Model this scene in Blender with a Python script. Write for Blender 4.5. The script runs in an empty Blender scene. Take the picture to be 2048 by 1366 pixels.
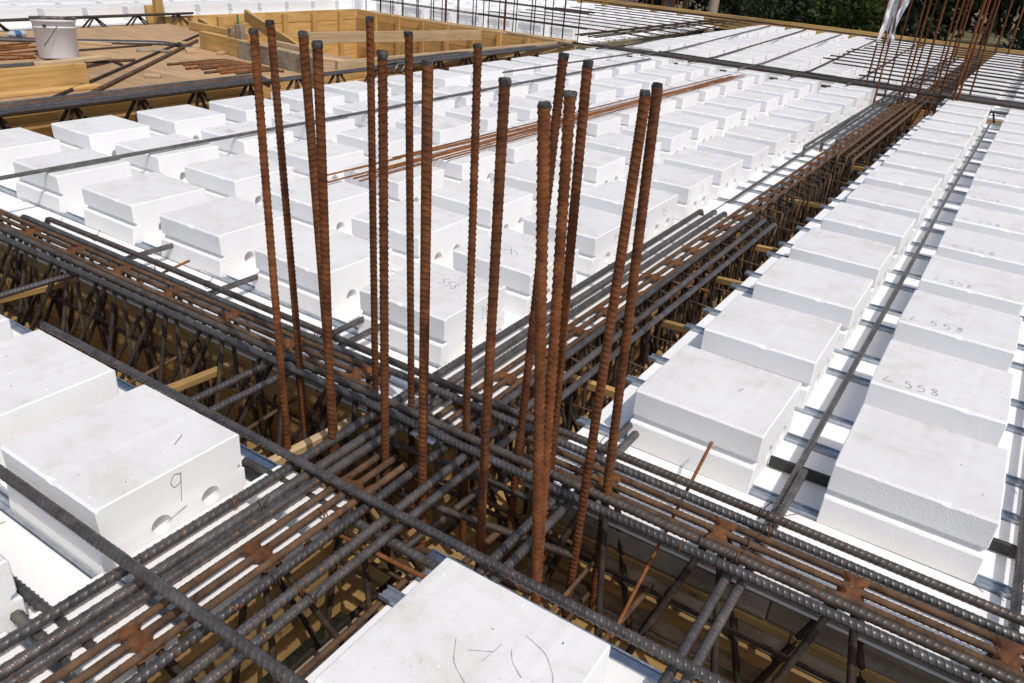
import bpy, bmesh, math, random
import numpy as np
from mathutils import Vector, Matrix

rnd = random.Random(7)
S = bpy.context.scene
C = S.collection

# ------------------------------------------------------------------ camera, sky, sun, exposure
cam_d = bpy.data.cameras.new('camera')
cam = bpy.data.objects.new('camera', cam_d)
C.objects.link(cam)
cam_d.sensor_width = 36.0
cam_d.lens = 27.524
cam_d.clip_start = 0.05
cam_d.clip_end = 600
Rm = Matrix(((0.833736, -0.304285, 0.460755), (0.547769, 0.350735, -0.759562), (0.06952, 0.885661, 0.459098)))
cam.matrix_world = Matrix.Translation((0, 0, 1.2)) @ Rm.to_4x4()
S.camera = cam

SUN_EL = math.radians(57)
sx, sy = 0.92, -0.40
sl = math.hypot(sx, sy)
to_sun = Vector((sx / sl * math.cos(SUN_EL), sy / sl * math.cos(SUN_EL), math.sin(SUN_EL)))
W = bpy.data.worlds.new('World')
S.world = W
W.use_nodes = True
nt = W.node_tree
nt.nodes.clear()
sky = nt.nodes.new('ShaderNodeTexSky')
sky.sky_type = 'NISHITA'
sky.sun_disc = False
sky.sun_elevation = SUN_EL
sky.dust_density = 3.0
sky.ozone_density = 0.7
sky.sun_rotation = math.atan2(sx, sy)
bg = nt.nodes.new('ShaderNodeBackground')
bg.inputs['Strength'].default_value = 0.145
out = nt.nodes.new('ShaderNodeOutputWorld')
nt.links.new(sky.outputs[0], bg.inputs['Color'])
nt.links.new(bg.outputs[0], out.inputs['Surface'])
sun_d = bpy.data.lights.new('sun', 'SUN')
sun_d.energy = 2.95
sun_d.angle = math.radians(0.53)
sun_d.color = (1.0, 0.955, 0.895)
sun = bpy.data.objects.new('sun', sun_d)
C.objects.link(sun)
sun.rotation_euler = to_sun.to_track_quat('Z', 'Y').to_euler()
S.view_settings.view_transform = 'Standard'
S.view_settings.look = 'None'
S.view_settings.gamma = 1.0
S.view_settings.use_curve_mapping = False
S.view_settings.exposure = -0.24
S.cycles.max_bounces = 8
S.cycles.diffuse_bounces = 5

# ------------------------------------------------------------------ materials
def material(name, build):
    m = bpy.data.materials.new(name)
    m.use_nodes = True
    n = m.node_tree.nodes
    L = m.node_tree.links
    b = n['Principled BSDF']
    build(n, L, b)
    return m

def coords(n, L, scale=(1, 1, 1), shift=True):
    tc = n.new('ShaderNodeTexCoord')
    mp = n.new('ShaderNodeMapping')
    mp.inputs['Scale'].default_value = scale
    L.new(tc.outputs['Object'], mp.inputs['Vector'])
    if shift:
        oi = n.new('ShaderNodeObjectInfo')
        mul = n.new('ShaderNodeMath'); mul.operation = 'MULTIPLY'
        mul.inputs[1].default_value = 37.0
        L.new(oi.outputs['Random'], mul.inputs[0])
        L.new(mul.outputs[0], mp.inputs['Location'])
    return mp.outputs['Vector']

def noise(n, L, vec, scale, detail=4, rough=0.55):
    t = n.new('ShaderNodeTexNoise')
    t.inputs['Scale'].default_value = scale
    t.inputs['Detail'].default_value = detail
    t.inputs['Roughness'].default_value = rough
    L.new(vec, t.inputs['Vector'])
    return t.outputs['Fac']

def ramp(n, L, fac, stops):
    r = n.new('ShaderNodeValToRGB')
    e = r.color_ramp.elements
    while len(e) > 1: e.remove(e[-1])
    e[0].position = stops[0][0]; e[0].color = (*stops[0][1], 1)
    for p, c in stops[1:]:
        k = e.new(p); k.color = (*c, 1)
    L.new(fac, r.inputs['Fac'])
    return r.outputs['Color']

def mix(n, L, fac, a, b, mode='MIX'):
    x = n.new('ShaderNodeMix'); x.data_type = 'RGBA'; x.blend_type = mode
    for sock, v in ((x.inputs['Factor'], fac), (x.inputs['A'], a), (x.inputs['B'], b)):
        pass
    def put(i, v):
        s = x.inputs[i]
        if isinstance(v, (int, float)): s.default_value = v
        elif isinstance(v, tuple): s.default_value = (*v, 1)
        else: L.new(v, s)
    put(0, fac); put(6, a); put(7, b)
    return x.outputs[2]

def bump(n, L, b, h, strength, dist):
    bp = n.new('ShaderNodeBump')
    bp.inputs['Strength'].default_value = strength
    bp.inputs['Distance'].default_value = dist
    L.new(h, bp.inputs['Height'])
    L.new(bp.outputs[0], b.inputs['Normal'])

def foam(name, clean, mid, dirty, bumpk, streaks):
    def f(n, L, b):
        v = coords(n, L)
        stain = noise(n, L, v, 7.0, 6, 0.62)
        c = ramp(n, L, stain, [(0.36, clean), (0.54, mid), (0.72, dirty)])
        if streaks:
            st = noise(n, L, coords(n, L, (7, 13, 9)), 1.6, 6, 0.75)
            c = mix(n, L, 1.0, c, ramp(n, L, st, [(0.50, (1, 1, 1)), (0.72, (0.915, 0.895, 0.85))]), 'MULTIPLY')
            speck = noise(n, L, v, 48.0, 3, 0.6)
            c = mix(n, L, 0.8, c, ramp(n, L, speck, [(0.66, (1, 1, 1)), (0.76, (0.78, 0.74, 0.68))]), 'MULTIPLY')
            scuff = noise(n, L, coords(n, L, (9, 22, 9)), 2.4, 6, 0.75)
            c = mix(n, L, ramp(n, L, scuff, [(0.66, (0, 0, 0)), (0.74, (1, 1, 1))]), c, (0.85, 0.85, 0.85))
        oi = n.new('ShaderNodeObjectInfo')
        c = mix(n, L, 1.0, c, ramp(n, L, oi.outputs['Random'], [(0.0, (0.95, 0.95, 0.955)), (1.0, (1.0, 1.0, 1.0))]), 'MULTIPLY')
        L.new(c, b.inputs['Base Color'])
        b.inputs['Roughness'].default_value = 0.62
        b.inputs['Specular IOR Level'].default_value = 0.25
        vo = n.new('ShaderNodeTexVoronoi'); vo.inputs['Scale'].default_value = 230
        L.new(v, vo.inputs['Vector'])
        ad = n.new('ShaderNodeMath'); ad.operation = 'ADD'
        L.new(vo.outputs['Distance'], ad.inputs[0])
        L.new(noise(n, L, v, 25, 5, 0.6), ad.inputs[1])
        bump(n, L, b, ad.outputs[0], bumpk, 0.0022)
    return material(name, f)
FOAM = foam('expanded_foam', (0.895, 0.89, 0.88), (0.885, 0.88, 0.865), (0.85, 0.84, 0.82), 0.28, False)
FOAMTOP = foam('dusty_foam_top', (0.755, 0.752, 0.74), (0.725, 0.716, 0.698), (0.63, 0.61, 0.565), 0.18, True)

def m_foam_floor(n, L, b):
    v = coords(n, L)
    st = noise(n, L, v, 5.0, 5, 0.6)
    L.new(ramp(n, L, st, [(0.4, (0.91, 0.905, 0.895)), (0.7, (0.87, 0.86, 0.845))]), b.inputs['Base Color'])
    b.inputs['Roughness'].default_value = 0.6
    vo = n.new('ShaderNodeTexVoronoi'); vo.inputs['Scale'].default_value = 200
    L.new(v, vo.inputs['Vector'])
    bump(n, L, b, vo.outputs['Distance'], 0.12, 0.0015)
FOAMFLOOR = material('foam_floor', m_foam_floor)

def steel(name, lo, mid, hi, rough, flecks=None, spec=0.5, fleck_at=0.62, patch=None, metal=0.0):
    def f(n, L, b):
        v = coords(n, L)
        a = noise(n, L, v, 26, 6, 0.65)
        c = ramp(n, L, a, [(0.30, lo), (0.5, mid), (0.70, hi)])
        big = noise(n, L, v, 3.0, 3, 0.5)
        c = mix(n, L, 1.0, c, ramp(n, L, big, [(0.3, (0.78, 0.78, 0.78)), (0.7, (1.15, 1.12, 1.1))]), 'MULTIPLY')
        oi = n.new('ShaderNodeObjectInfo')
        c = mix(n, L, 1.0, c, ramp(n, L, oi.outputs['Random'], [(0.0, (0.82, 0.80, 0.80)), (1.0, (1.16, 1.12, 1.06))]), 'MULTIPLY')
        if patch:
            pz = noise(n, L, coords(n, L, (1, 1, .35)), 9.0, 4, 0.6)
            c = mix(n, L, ramp(n, L, pz, [(0.56, (0, 0, 0)), (0.72, (.45, .45, .45))]), c, patch)
        if flecks:
            fl = noise(n, L, v, 75, 3, 0.6)
            zone = noise(n, L, v, 5.5, 3, 0.6)
            fa = ramp(n, L, fl, [(fleck_at, (0, 0, 0)), (fleck_at + 0.07, (1, 1, 1))])
            fz = ramp(n, L, zone, [(0.42, (0, 0, 0)), (0.6, (1, 1, 1))])
            c = mix(n, L, mix(n, L, 1.0, fa, fz, 'MULTIPLY'), c, flecks)
        L.new(c, b.inputs['Base Color'])
        b.inputs['Roughness'].default_value = rough
        b.inputs['Metallic'].default_value = metal
        b.inputs['Specular IOR Level'].default_value = spec
        h = noise(n, L, v, 160, 4, 0.6)
        bump(n, L, b, h, 0.3, 0.0008)
    return material(name, f)
RUST = steel('column_rust', (0.070, 0.025, 0.010), (0.140, 0.050, 0.0185), (0.21, 0.082, 0.029), 0.9, spec=0.2, patch=(0.060, 0.038, 0.026))
RUSTDARK = steel('brown_rust', (0.055, 0.033, 0.020), (0.105, 0.066, 0.040), (0.165, 0.098, 0.055), 0.85, flecks=(0.24, 0.075, 0.02), spec=0.25)
WELD = steel('weld_rust', (0.06, 0.026, 0.011), (0.125, 0.052, 0.020), (0.21, 0.085, 0.027), 0.8, spec=0.3)
GREY = steel('mill_scale_steel', (0.068, 0.065, 0.063), (0.112, 0.108, 0.106), (0.17, 0.163, 0.158), 0.37, metal=0.45, flecks=(0.34, 0.13, 0.025), fleck_at=0.60)
GREYPLAIN = steel('plain_mill_scale_steel', (0.076, 0.073, 0.072), (0.118, 0.114, 0.112), (0.175, 0.169, 0.165), 0.38, metal=0.45)
GREYBROWN = steel('brownish_mill_scale_steel', (0.064, 0.055, 0.048), (0.102, 0.088, 0.077), (0.15, 0.13, 0.113), 0.43, metal=0.35, flecks=(0.24, 0.09, 0.03), spec=0.4)
DARK = steel('dark_steel', (0.022, 0.018, 0.016), (0.045, 0.034, 0.027), (0.085, 0.058, 0.038), 0.8, spec=0.3)
CUTEND = steel('sawn_steel_end', (0.012, 0.012, 0.012), (0.04, 0.04, 0.04), (0.15, 0.145, 0.14), 0.8, spec=0.2)
THINRUST = steel('thin_rod_rust', (0.12, 0.045, 0.016), (0.21, 0.085, 0.030), (0.30, 0.13, 0.05), 0.85, spec=0.2)

def wood(name, lo, mid, hi, rough=0.75, along='x', cement=False):
    def f(n, L, b):
        sc = {'x': (2.2, 40, 40), 'y': (40, 2.2, 40), 'z': (40, 40, 2.2)}[along]
        v = coords(n, L, sc)
        g = noise(n, L, v, 1.0, 6, 0.65)
        c = ramp(n, L, g, [(0.32, lo), (0.5, mid), (0.68, hi)])
        k = n.new('ShaderNodeTexVoronoi'); k.inputs['Scale'].default_value = 4.2
        L.new(coords(n, L, {'x': (0.8, 2, 2), 'y': (2, 0.8, 2), 'z': (2, 2, 0.8)}[along]), k.inputs['Vector'])
        kn = ramp(n, L, k.outputs['Distance'], [(0.03, (0.42, 0.30, 0.2)), (0.07, (1, 1, 1))])
        c = mix(n, L, 0.9, c, kn, 'MULTIPLY')
        big = noise(n, L, coords(n, L), 2.6, 4, 0.6)
        c = mix(n, L, 1.0, c, ramp(n, L, big, [(0.3, (0.82, 0.82, 0.84)), (0.7, (1.08, 1.06, 1.04))]), 'MULTIPLY')
        if cement:
            ce = noise(n, L, coords(n, L), 7.0, 6, 0.7)
            c = mix(n, L, ramp(n, L, ce, [(0.46, (0, 0, 0)), (0.56, (.85, .85, .85))]), c, (0.40, 0.36, 0.29))
        oi = n.new('ShaderNodeObjectInfo')
        c = mix(n, L, 1.0, c, ramp(n, L, oi.outputs['Random'], [(0, (0.8, 0.79, 0.77)), (1, (1.12, 1.1, 1.06))]), 'MULTIPLY')
        L.new(c, b.inputs['Base Color'])
        b.inputs['Roughness'].default_value = rough
        b.inputs['Specular IOR Level'].default_value = 0.25
        bump(n, L, b, g, 0.35, 0.003)
    return material(name, f)
WOOD = {a: wood('formwork_wood_' + a, (0.44, 0.265, 0.09), (0.56, 0.355, 0.13), (0.64, 0.435, 0.19), along=a) for a in 'xyz'}
WOODPALE = {a: wood('pale_wood_' + a, (0.44, 0.31, 0.17), (0.56, 0.41, 0.24), (0.64, 0.50, 0.32), along=a) for a in 'xyz'}
WOODGREY = {a: wood('cement_stained_wood_' + a, (0.17, 0.135, 0.09), (0.28, 0.23, 0.16), (0.38, 0.32, 0.23), along=a, cement=True) for a in 'xyz'}
WOODTRENCH = {a: wood('trench_board_wood_' + a, (0.30, 0.185, 0.07), (0.41, 0.26, 0.10), (0.50, 0.33, 0.14), along=a) for a in 'xyz'}  # formwork wood again, darkened so the colour itself carries the trench shade
PLY = wood('deck_plywood', (0.34, 0.215, 0.115), (0.46, 0.305, 0.17), (0.56, 0.395, 0.235), along='x')

def m_zinc(n, L, b):
    v = coords(n, L)
    c = ramp(n, L, noise(n, L, v, 30, 4), [(0.35, (0.36, 0.41, 0.47)), (0.65, (0.52, 0.57, 0.62))])
    L.new(c, b.inputs['Base Color'])
    b.inputs['Metallic'].default_value = 0.75
    b.inputs['Roughness'].default_value = 0.38
ZINC = material('galvanised_sheet', m_zinc)
def m_pencil(n, L, b):
    b.inputs['Base Color'].default_value = (0.16, 0.16, 0.17, 1)
    b.inputs['Roughness'].default_value = 0.7
PENCIL = material('pencil_graphite', m_pencil)
def m_black(n, L, b):
    L.new(ramp(n, L, noise(n, L, coords(n, L), 40), [(0.3, (0.012, 0.012, 0.013)), (0.7, (0.03, 0.029, 0.028))]), b.inputs['Base Color'])
    b.inputs['Roughness'].default_value = 0.5
BLACK = material('black_plastic', m_black)
def m_bucket(n, L, b):
    v = coords(n, L)
    c = ramp(n, L, noise(n, L, v, 9, 6, 0.7), [(0.45, (0.80, 0.81, 0.88)), (0.64, (0.77, 0.77, 0.80)), (0.72, (0.55, 0.50, 0.44)), (0.80, (0.2, 0.16, 0.13))])
    L.new(c, b.inputs['Base Color'])
    b.inputs['Roughness'].default_value = 0.45
BUCKET = material('stained_white_plastic', m_bucket)
def m_bucketin(n, L, b):
    L.new(ramp(n, L, noise(n, L, coords(n, L), 22), [(0.45, (0.03, 0.028, 0.025)), (0.7, (0.25, 0.23, 0.2))]), b.inputs['Base Color'])
BUCKETIN = material('crusted_rim', m_bucketin)
def m_cloth(n, L, b):
    L.new(ramp(n, L, noise(n, L, coords(n, L), 12), [(0.3, (0.70, 0.69, 0.72)), (0.7, (0.8, 0.79, 0.8))]), b.inputs['Base Color'])
    b.inputs['Roughness'].default_value = 0.5
CLOTH = material('white_plastic_sheet', m_cloth)
def plain(name, col, rough=0.7):
    def f(n, L, b):
        c = ramp(n, L, noise(n, L, coords(n, L), 14, 4), [(0.3, tuple(x * 0.85 for x in col)), (0.7, tuple(min(1, x * 1.12) for x in col))])
        L.new(c, b.inputs['Base Color'])
        b.inputs['Roughness'].default_value = rough
    return material(name, f)
BLUE = plain('blue_plastic', (0.06, 0.13, 0.33))
BOTTLE = plain('clear_grey_plastic', (0.42, 0.47, 0.45), 0.25)
GREEN = plain('green_tape', (0.02, 0.20, 0.07))
PINK = plain('pink_render', (0.62, 0.46, 0.40))
WINDOWDARK = plain('dark_window_glass', (0.03, 0.03, 0.035), 0.15)
ROOF = plain('roof_tile', (0.30, 0.13, 0.08))
BARK = plain('bark', (0.17, 0.13, 0.09))

def leaf(name, lo, hi):
    def f(n, L, b):
        tc = n.new('ShaderNodeTexCoord')
        v = tc.outputs['Object']
        a = noise(n, L, v, 1.1, 4, 0.6)
        c = ramp(n, L, a, [(0.32, lo), (0.68, hi)])
        fine = noise(n, L, v, 9, 3, 0.6)
        c = mix(n, L, 1.0, c, ramp(n, L, fine, [(0.3, (0.65, 0.7, 0.6)), (0.7, (1.25, 1.2, 1.1))]), 'MULTIPLY')
        L.new(c, b.inputs['Base Color'])
        b.inputs['Roughness'].default_value = 0.6
        b.inputs['Specular IOR Level'].default_value = 0.2
        tr = n.new('ShaderNodeBsdfTranslucent')
        L.new(c, tr.inputs['Color'])
        ms = n.new('ShaderNodeMixShader'); ms.inputs[0].default_value = 0.2
        L.new(b.outputs[0], ms.inputs[1]); L.new(tr.outputs[0], ms.inputs[2])
        L.new(ms.outputs[0], n['Material Output'].inputs['Surface'])
    return material(name, f)
LEAFDARK = leaf('dark_foliage', (0.007, 0.011, 0.005), (0.020, 0.030, 0.011))
LEAFMID = leaf('mid_foliage', (0.010, 0.017, 0.006), (0.028, 0.043, 0.014))
LEAFBRIGHT = leaf('bright_foliage', (0.028, 0.046, 0.011), (0.075, 0.11, 0.027))
LEAFBLUE = leaf('blue_green_foliage', (0.010, 0.021, 0.014), (0.026, 0.045, 0.028))
def m_ground(n, L, b):
    v = coords(n, L, shift=False)
    a = noise(n, L, v, 0.35, 8, 0.65)
    c = ramp(n, L, a, [(0.34, (0.07, 0.085, 0.03)), (0.48, (0.16, 0.145, 0.07)), (0.62, (0.26, 0.20, 0.11))])
    f = noise(n, L, v, 6, 5, 0.7)
    c = mix(n, L, 1.0, c, ramp(n, L, f, [(0.3, (0.6, 0.6, 0.6)), (0.7, (1.25, 1.25, 1.2))]), 'MULTIPLY')
    L.new(c, b.inputs['Base Color'])
    b.inputs['Roughness'].default_value = 0.95
    bump(n, L, b, f, 0.8, 0.15)
GROUND = material('dry_grass_ground', m_ground)
GRASS = leaf('dry_grass', (0.07, 0.075, 0.03), (0.20, 0.17, 0.085))

# ------------------------------------------------------------------ helpers
def link(o, parent=None):
    C.objects.link(o)
    if parent is not None: o.parent = parent
    return o
def tag(o, label=None, cat=None, group=None, kind=None):
    if label: o['label'] = label
    if cat: o['category'] = cat
    if group: o['group'] = group
    if kind: o['kind'] = kind
    return o
def empty(name, loc=(0, 0, 0), rz=0.0):
    o = bpy.data.objects.new(name, None)
    o.empty_display_size = 0.1
    o.location = loc; o.rotation_euler = (0, 0, rz)
    return link(o)
def mesh(name, verts, faces, mat, smooth=False):
    me = bpy.data.meshes.new(name)
    me.from_pydata([tuple(v) for v in verts], [], faces)
    if smooth: me.polygons.foreach_set('use_smooth', [True] * len(me.polygons))
    for m in (mat if isinstance(mat, (list, tuple)) else [mat]): me.materials.append(m)
    me.update()
    return me
def add(name, me, parent=None, loc=(0, 0, 0), rot=(0, 0, 0)):
    o = bpy.data.objects.new(name, me)
    o.location = loc; o.rotation_euler = rot
    return link(o, parent)
def boxmesh(name, x0, x1, y0, y1, z0, z1, mat, ch=0.003):
    """chamfered box"""
    ch = min(ch, abs(x1 - x0) * .3, abs(y1 - y0) * .3, abs(z1 - z0) * .3)
    bm = bmesh.new()
    bmesh.ops.create_cube(bm, size=1.0)
    for v in bm.verts:
        v.co = Vector(((x0 + x1) / 2 + v.co.x * (x1 - x0), (y0 + y1) / 2 + v.co.y * (y1 - y0), (z0 + z1) / 2 + v.co.z * (z1 - z0)))
    if ch > 0: bmesh.ops.bevel(bm, geom=bm.edges[:], offset=ch, segments=1, affect='EDGES', profile=0.5)
    me = bpy.data.meshes.new(name)
    bm.to_mesh(me); bm.free()
    me.materials.append(mat)
    return me
def box(name, x0, x1, y0, y1, z0, z1, mat, parent=None, ch=0.003):
    """box object with its origin at its own middle"""
    cx, cy, cz = (x0 + x1) / 2, (y0 + y1) / 2, (z0 + z1) / 2
    me = boxmesh(name, x0 - cx, x1 - cx, y0 - cy, y1 - cy, z0 - cz, z1 - cz, mat, ch)
    return add(name, me, parent, (cx, cy, cz))
def beam(name, a, b, w, h, mat, parent=None, roll=0.0):
    """board of section w x h from a to b, h measured upward"""
    a, b = Vector(a), Vector(b)
    d = b - a
    me = boxmesh(name, -d.length / 2, d.length / 2, -w / 2, w / 2, -h / 2, h / 2, mat, 0.003)
    o = add(name, me, parent)
    x = d.normalized(); z = Vector((0, 0, 1)); y = z.cross(x)
    if y.length < 1e-3: y = Vector((0, 1, 0))
    y.normalize(); z = x.cross(y)
    M = Matrix((x, y, z)).transposed()
    if roll: M = M @ Matrix.Rotation(roll, 3, 'X')
    o.matrix_basis = Matrix.Translation((a + b) / 2) @ M.to_4x4()
    return o

def sweep(path, ds, near=None):
    """resample a polyline; returns points, tangent frames and arc length"""
    P = np.array(path, float)
    seg = np.linalg.norm(np.diff(P, axis=0), axis=1)
    L = np.concatenate([[0], np.cumsum(seg)])
    if near is None:
        n = max(2, int(round(L[-1] / ds)) + 1)
        s = np.linspace(0, L[-1], n)
    else:                                        # finer steps on the stretch close to the camera, where single ribs can be seen
        o, fine = near
        m = np.linspace(0, L[-1], max(2, int(L[-1] / .05) + 1))
        s = [np.zeros(1)]
        for a, b in zip(m[:-1], m[1:]):
            c = np.array([np.interp((a + b) / 2, L, P[:, k]) for k in range(3)]) + np.array(o)
            dist = np.linalg.norm(c - np.array([0, 0, 1.2]))
            step = fine if dist < 2.35 else (ds if dist < 4.2 else ds * 3)
            k = max(1, int(round((b - a) / step)))
            s.append(a + (b - a) * np.arange(1, k + 1) / k)
        s = np.concatenate(s); n = len(s)
    Q = np.stack([np.interp(s, L, P[:, k]) for k in range(3)], 1)
    T = np.gradient(Q, s, axis=0)
    T /= np.linalg.norm(T, axis=1)[:, None]
    up = np.array([0, 0, 1.0]) if abs(T[0][2]) < 0.8 else np.array([0, 1.0, 0])
    U = np.empty_like(T); Vv = np.empty_like(T)
    u = up - T[0] * (up @ T[0]); u /= np.linalg.norm(u)
    for i in range(n):
        u = u - T[i] * (u @ T[i]); u /= np.linalg.norm(u)
        U[i] = u; Vv[i] = np.cross(T[i], u)
    return Q, U, Vv, s

def rod_mesh(name, path, r, mat, ds=0.05, nang=8, rib=None, wobble=0.0, phase=None, org=None):
    """round bar along a path; rib = (pitch, slope, height) raises real crescent ribs and two seams"""
    ph = rnd.random() * 6.28 if phase is None else phase
    if rib: ds = min(rib[0] / 6.5, .0026) if r > .0085 else rib[0] / 4.5
    Q, U, V, s = sweep(path, ds, (org, .00145) if (rib and org is not None and r > .0085) else None)
    n = len(s)
    if wobble:
        k = rnd.random() * 9
        Q = Q + U * (wobble * np.sin(s * 2.3 + k) + wobble * .5 * np.sin(s * 5.1 + 2 * k))[:, None] \
              + V * (wobble * np.sin(s * 1.9 + 1.3 * k))[:, None]
    th = np.linspace(0, 2 * np.pi, nang, endpoint=False)
    R = np.full((n, nang), r)
    if rib:
        pitch, slope, hgt = rib
        t = (th + ph) % (2 * np.pi)
        half = (t // np.pi)
        tt = (t % np.pi) / np.pi
        pz = (s[:, None] / pitch + slope * (tt[None, :] - .5) * np.where(half == 0, 1, -1)[None, :] + half[None, :] * .5) % 1.0
        bumpv = np.clip(1 - np.abs(pz - .5) / max(.10, .0023 / pitch), 0, 1) * 1.25
        bumpv = np.minimum(bumpv, 1)
        bumpv = bumpv * bumpv * (3 - 2 * bumpv)
        R = R + hgt * bumpv * (np.sin(tt * np.pi) ** .3)[None, :]
        seam = np.clip(1 - np.minimum(tt, 1 - tt) / .09, 0, 1)
        R = R + hgt * .8 * seam[None, :]
    co = Q[:, None, :] + R[:, :, None] * (np.cos(th)[None, :, None] * U[:, None, :] + np.sin(th)[None, :, None] * V[:, None, :])
    verts = co.reshape(-1, 3)
    i = np.arange(n - 1)[:, None]; j = np.arange(nang)[None, :]
    a = i * nang + j; b = i * nang + (j + 1) % nang
    quads = np.stack([a, b, b + nang, a + nang], -1).reshape(-1, 4)
    me = bpy.data.meshes.new(name)
    nv = len(verts); nq = len(quads)
    me.vertices.add(nv)
    me.vertices.foreach_set('co', verts.ravel())
    me.loops.add(nq * 4 + 2 * nang)
    loops = np.concatenate([quads.ravel(), np.arange(nang)[::-1], (n - 1) * nang + np.arange(nang)])
    me.loops.foreach_set('vertex_index', loops.astype(np.int32))
    me.polygons.add(nq + 2)
    st = np.concatenate([np.arange(nq) * 4, [nq * 4, nq * 4 + nang]])
    me.polygons.foreach_set('loop_start', st.astype(np.int32))
    sm = np.ones(nq + 2, bool); sm[-2:] = False
    me.polygons.foreach_set('use_smooth', sm)
    me.materials.append(mat)
    me.update(calc_edges=True)
    me.validate()
    return me
def rod(name, path, r, mat, parent=None, **k):
    """bar object with its origin at the first point of its path"""
    o0 = Vector(path[0])
    me = rod_mesh(name, [tuple(Vector(p) - o0) for p in path], r, mat, org=tuple(o0), **k)
    return add(name, me, parent, o0)
def arc(p0, p1, p2, n=6):
    """rounded corner p0-p1-p2 as quadratic curve"""
    a, b, c = Vector(p0), Vector(p1), Vector(p2)
    return [tuple(a * (1 - t) ** 2 + b * 2 * t * (1 - t) + c * t * t) for t in [i / n for i in range(n + 1)]]

ORD = ['first', 'second', 'third', 'fourth', 'fifth', 'sixth', 'seventh', 'eighth', 'ninth', 'tenth', 'eleventh', 'twelfth',
       'thirteenth', 'fourteenth', 'fifteenth', 'sixteenth', 'seventeenth', 'eighteenth', 'nineteenth', 'twentieth', 'twenty-first',
       'twenty-second', 'twenty-third', 'twenty-fourth', 'twenty-fifth', 'twenty-sixth', 'twenty-seventh', 'twenty-eighth', 'twenty-ninth', 'thirtieth']
for _t in ('thirty', 'forty', 'fifty'):
    if _t != 'thirty': ORD.append({'forty': 'fortieth', 'fifty': 'fiftieth'}[_t])
    ORD += ['%s-%s' % (_t, o) for o in ORD[:9]]

# ------------------------------------------------------------------ levels and grid
ZF = -0.10          # foam floor
ZT = 0.078          # top of foam blocks
BH = ZT - ZF
PY = 0.530          # row pitch along the long beam
Y0 = 1.841          # front of first row behind the cross beam
BD = 0.372          # block depth
TA0, TA1 = -1.13, -0.835      # long trench, along y
TB0, TB1 = 1.127, 1.50        # cross trench, along x
TW0, TW1 = -5.60, -4.74       # second long trench, under the grey bundle
TF0, TF1 = 9.16, 9.52         # far cross trench

# ------------------------------------------------------------------ ground
g = add('ground', mesh('ground', [(-300, -80, -2.4), (300, -80, -2.4), (300, 400, -2.4), (-300, 400, -2.4)], [(0, 1, 2, 3)], GROUND))
tag(g, 'dry grassy ground beyond the edge of the deck', kind='structure')

# ------------------------------------------------------------------ deck floor: foam panels and zinc channels
def channel_mesh(L):
    vs, fs = [], []
    for (y0, y1, z0, z1) in ((-.017, .017, -.004, .002), (-.017, -.012, .0021, .009), (.012, .017, .0021, .009), (-.004, .004, .0021, .005)):
        b = len(vs)
        vs += [(x, y, z) for x in (0, L) for y in (y0, y1) for z in (z0, z1)]
        fs += [tuple(b + k for k in q) for q in ((0, 1, 3, 2), (4, 6, 7, 5), (0, 4, 5, 1), (2, 3, 7, 6), (0, 2, 6, 4), (1, 5, 7, 3))]
    return mesh('zinc_channel', vs, fs, ZINC)
chan_cache = {}
def channel(x0, x1, y, parent):
    L = round(x1 - x0, 2)
    if L not in chan_cache: chan_cache[L] = channel_mesh(L)
    return add('zinc_channel', chan_cache[L], parent, (x0, y, ZF + .001))
floor_root = empty('deck_floor', (0, 0, ZF))
tag(floor_root, 'white foam floor panels with zinc channels between the trenches', kind='structure')
def fpart(o):
    o.parent = floor_root
    o.location = Vector(o.location) - Vector((0, 0, ZF))
    return o
def floor_zone(x0, x1, ya, yb, rows, px0=0.0, px1=0.0):
    """floor between ya and yb; rows = front y of the block rows crossing it"""
    cuts = [ya]
    for f in rows:
        for c in (f + .004, f + .334):
            if ya + .03 < c < yb - .03: cuts.append(c)
    cuts.append(yb)
    for a, b in zip(cuts[:-1], cuts[1:]):
        aa = a + (.019 if a != ya else 0); bb = b - (.019 if b != yb else 0)
        dz = rnd.uniform(-.0015, .0015)
        fpart(box('foam_panel', x0, x1, aa, bb, ZF - .028 + dz, ZF + dz, FOAMFLOOR, None, .004))
    for c in cuts[1:-1]:
        fpart(channel(x0 - px0, x1 + px1, c, None))
rowsN = [Y0 + PY * j for j in range(14)]
rowsS = [0.626 - 0.53, 0.626]
floor_zone(TW1, TA0, TB1, TF0, rowsN, 0, 0.004)
floor_zone(TA1, 3.0, TB1, TF0, rowsN, 0.026, 0)
floor_zone(-4.2, TA0, -0.8, TB0, rowsS)
floor_zone(TA1, 1.8, -0.8, TB0, rowsS, 0.026, 0)
rowsF = [9.66 + PY * j for j in range(11)]
floor_zone(TA1, 3.0, TF1, 15.6, rowsF)
floor_zone(TW1, TA0, TF1, 15.75, rowsF)
floor_zone(-15.5, TW0, 10.35, 16.2, [10.5 + PY * j for j in range(10)])
floor_zone(-15.5, -9.75, 1.0, 10.345, [])
floor_zone(-9.745, TW0, 9.96, 10.345, [])
for x0, x1 in ((-4.2, TA0), (TA1 - .02, 1.8)):                       # edge channels along the cross trench
    fpart(box('zinc_channel', x0, x1, TB0 - .026, TB0 - .004, ZF + .002, ZF + .007, ZINC, None, .001))
    fpart(box('zinc_channel', x0, x1, TB0 - .003, TB0 + .002, ZF - .018, ZF + .011, ZINC, None, .001))
for x0, x1 in ((TW1, TA0), (TA1, 3.0)):
    fpart(box('zinc_channel', x0, x1, TB1 - .004, TB1 + .002, ZF - .012, ZF + .010, ZINC, None, .001))
    fpart(box('zinc_channel', x0, x1, TB1 + .15, TB1 + .19, ZF + .002, ZF + .0055, ZINC, None, .001))

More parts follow.
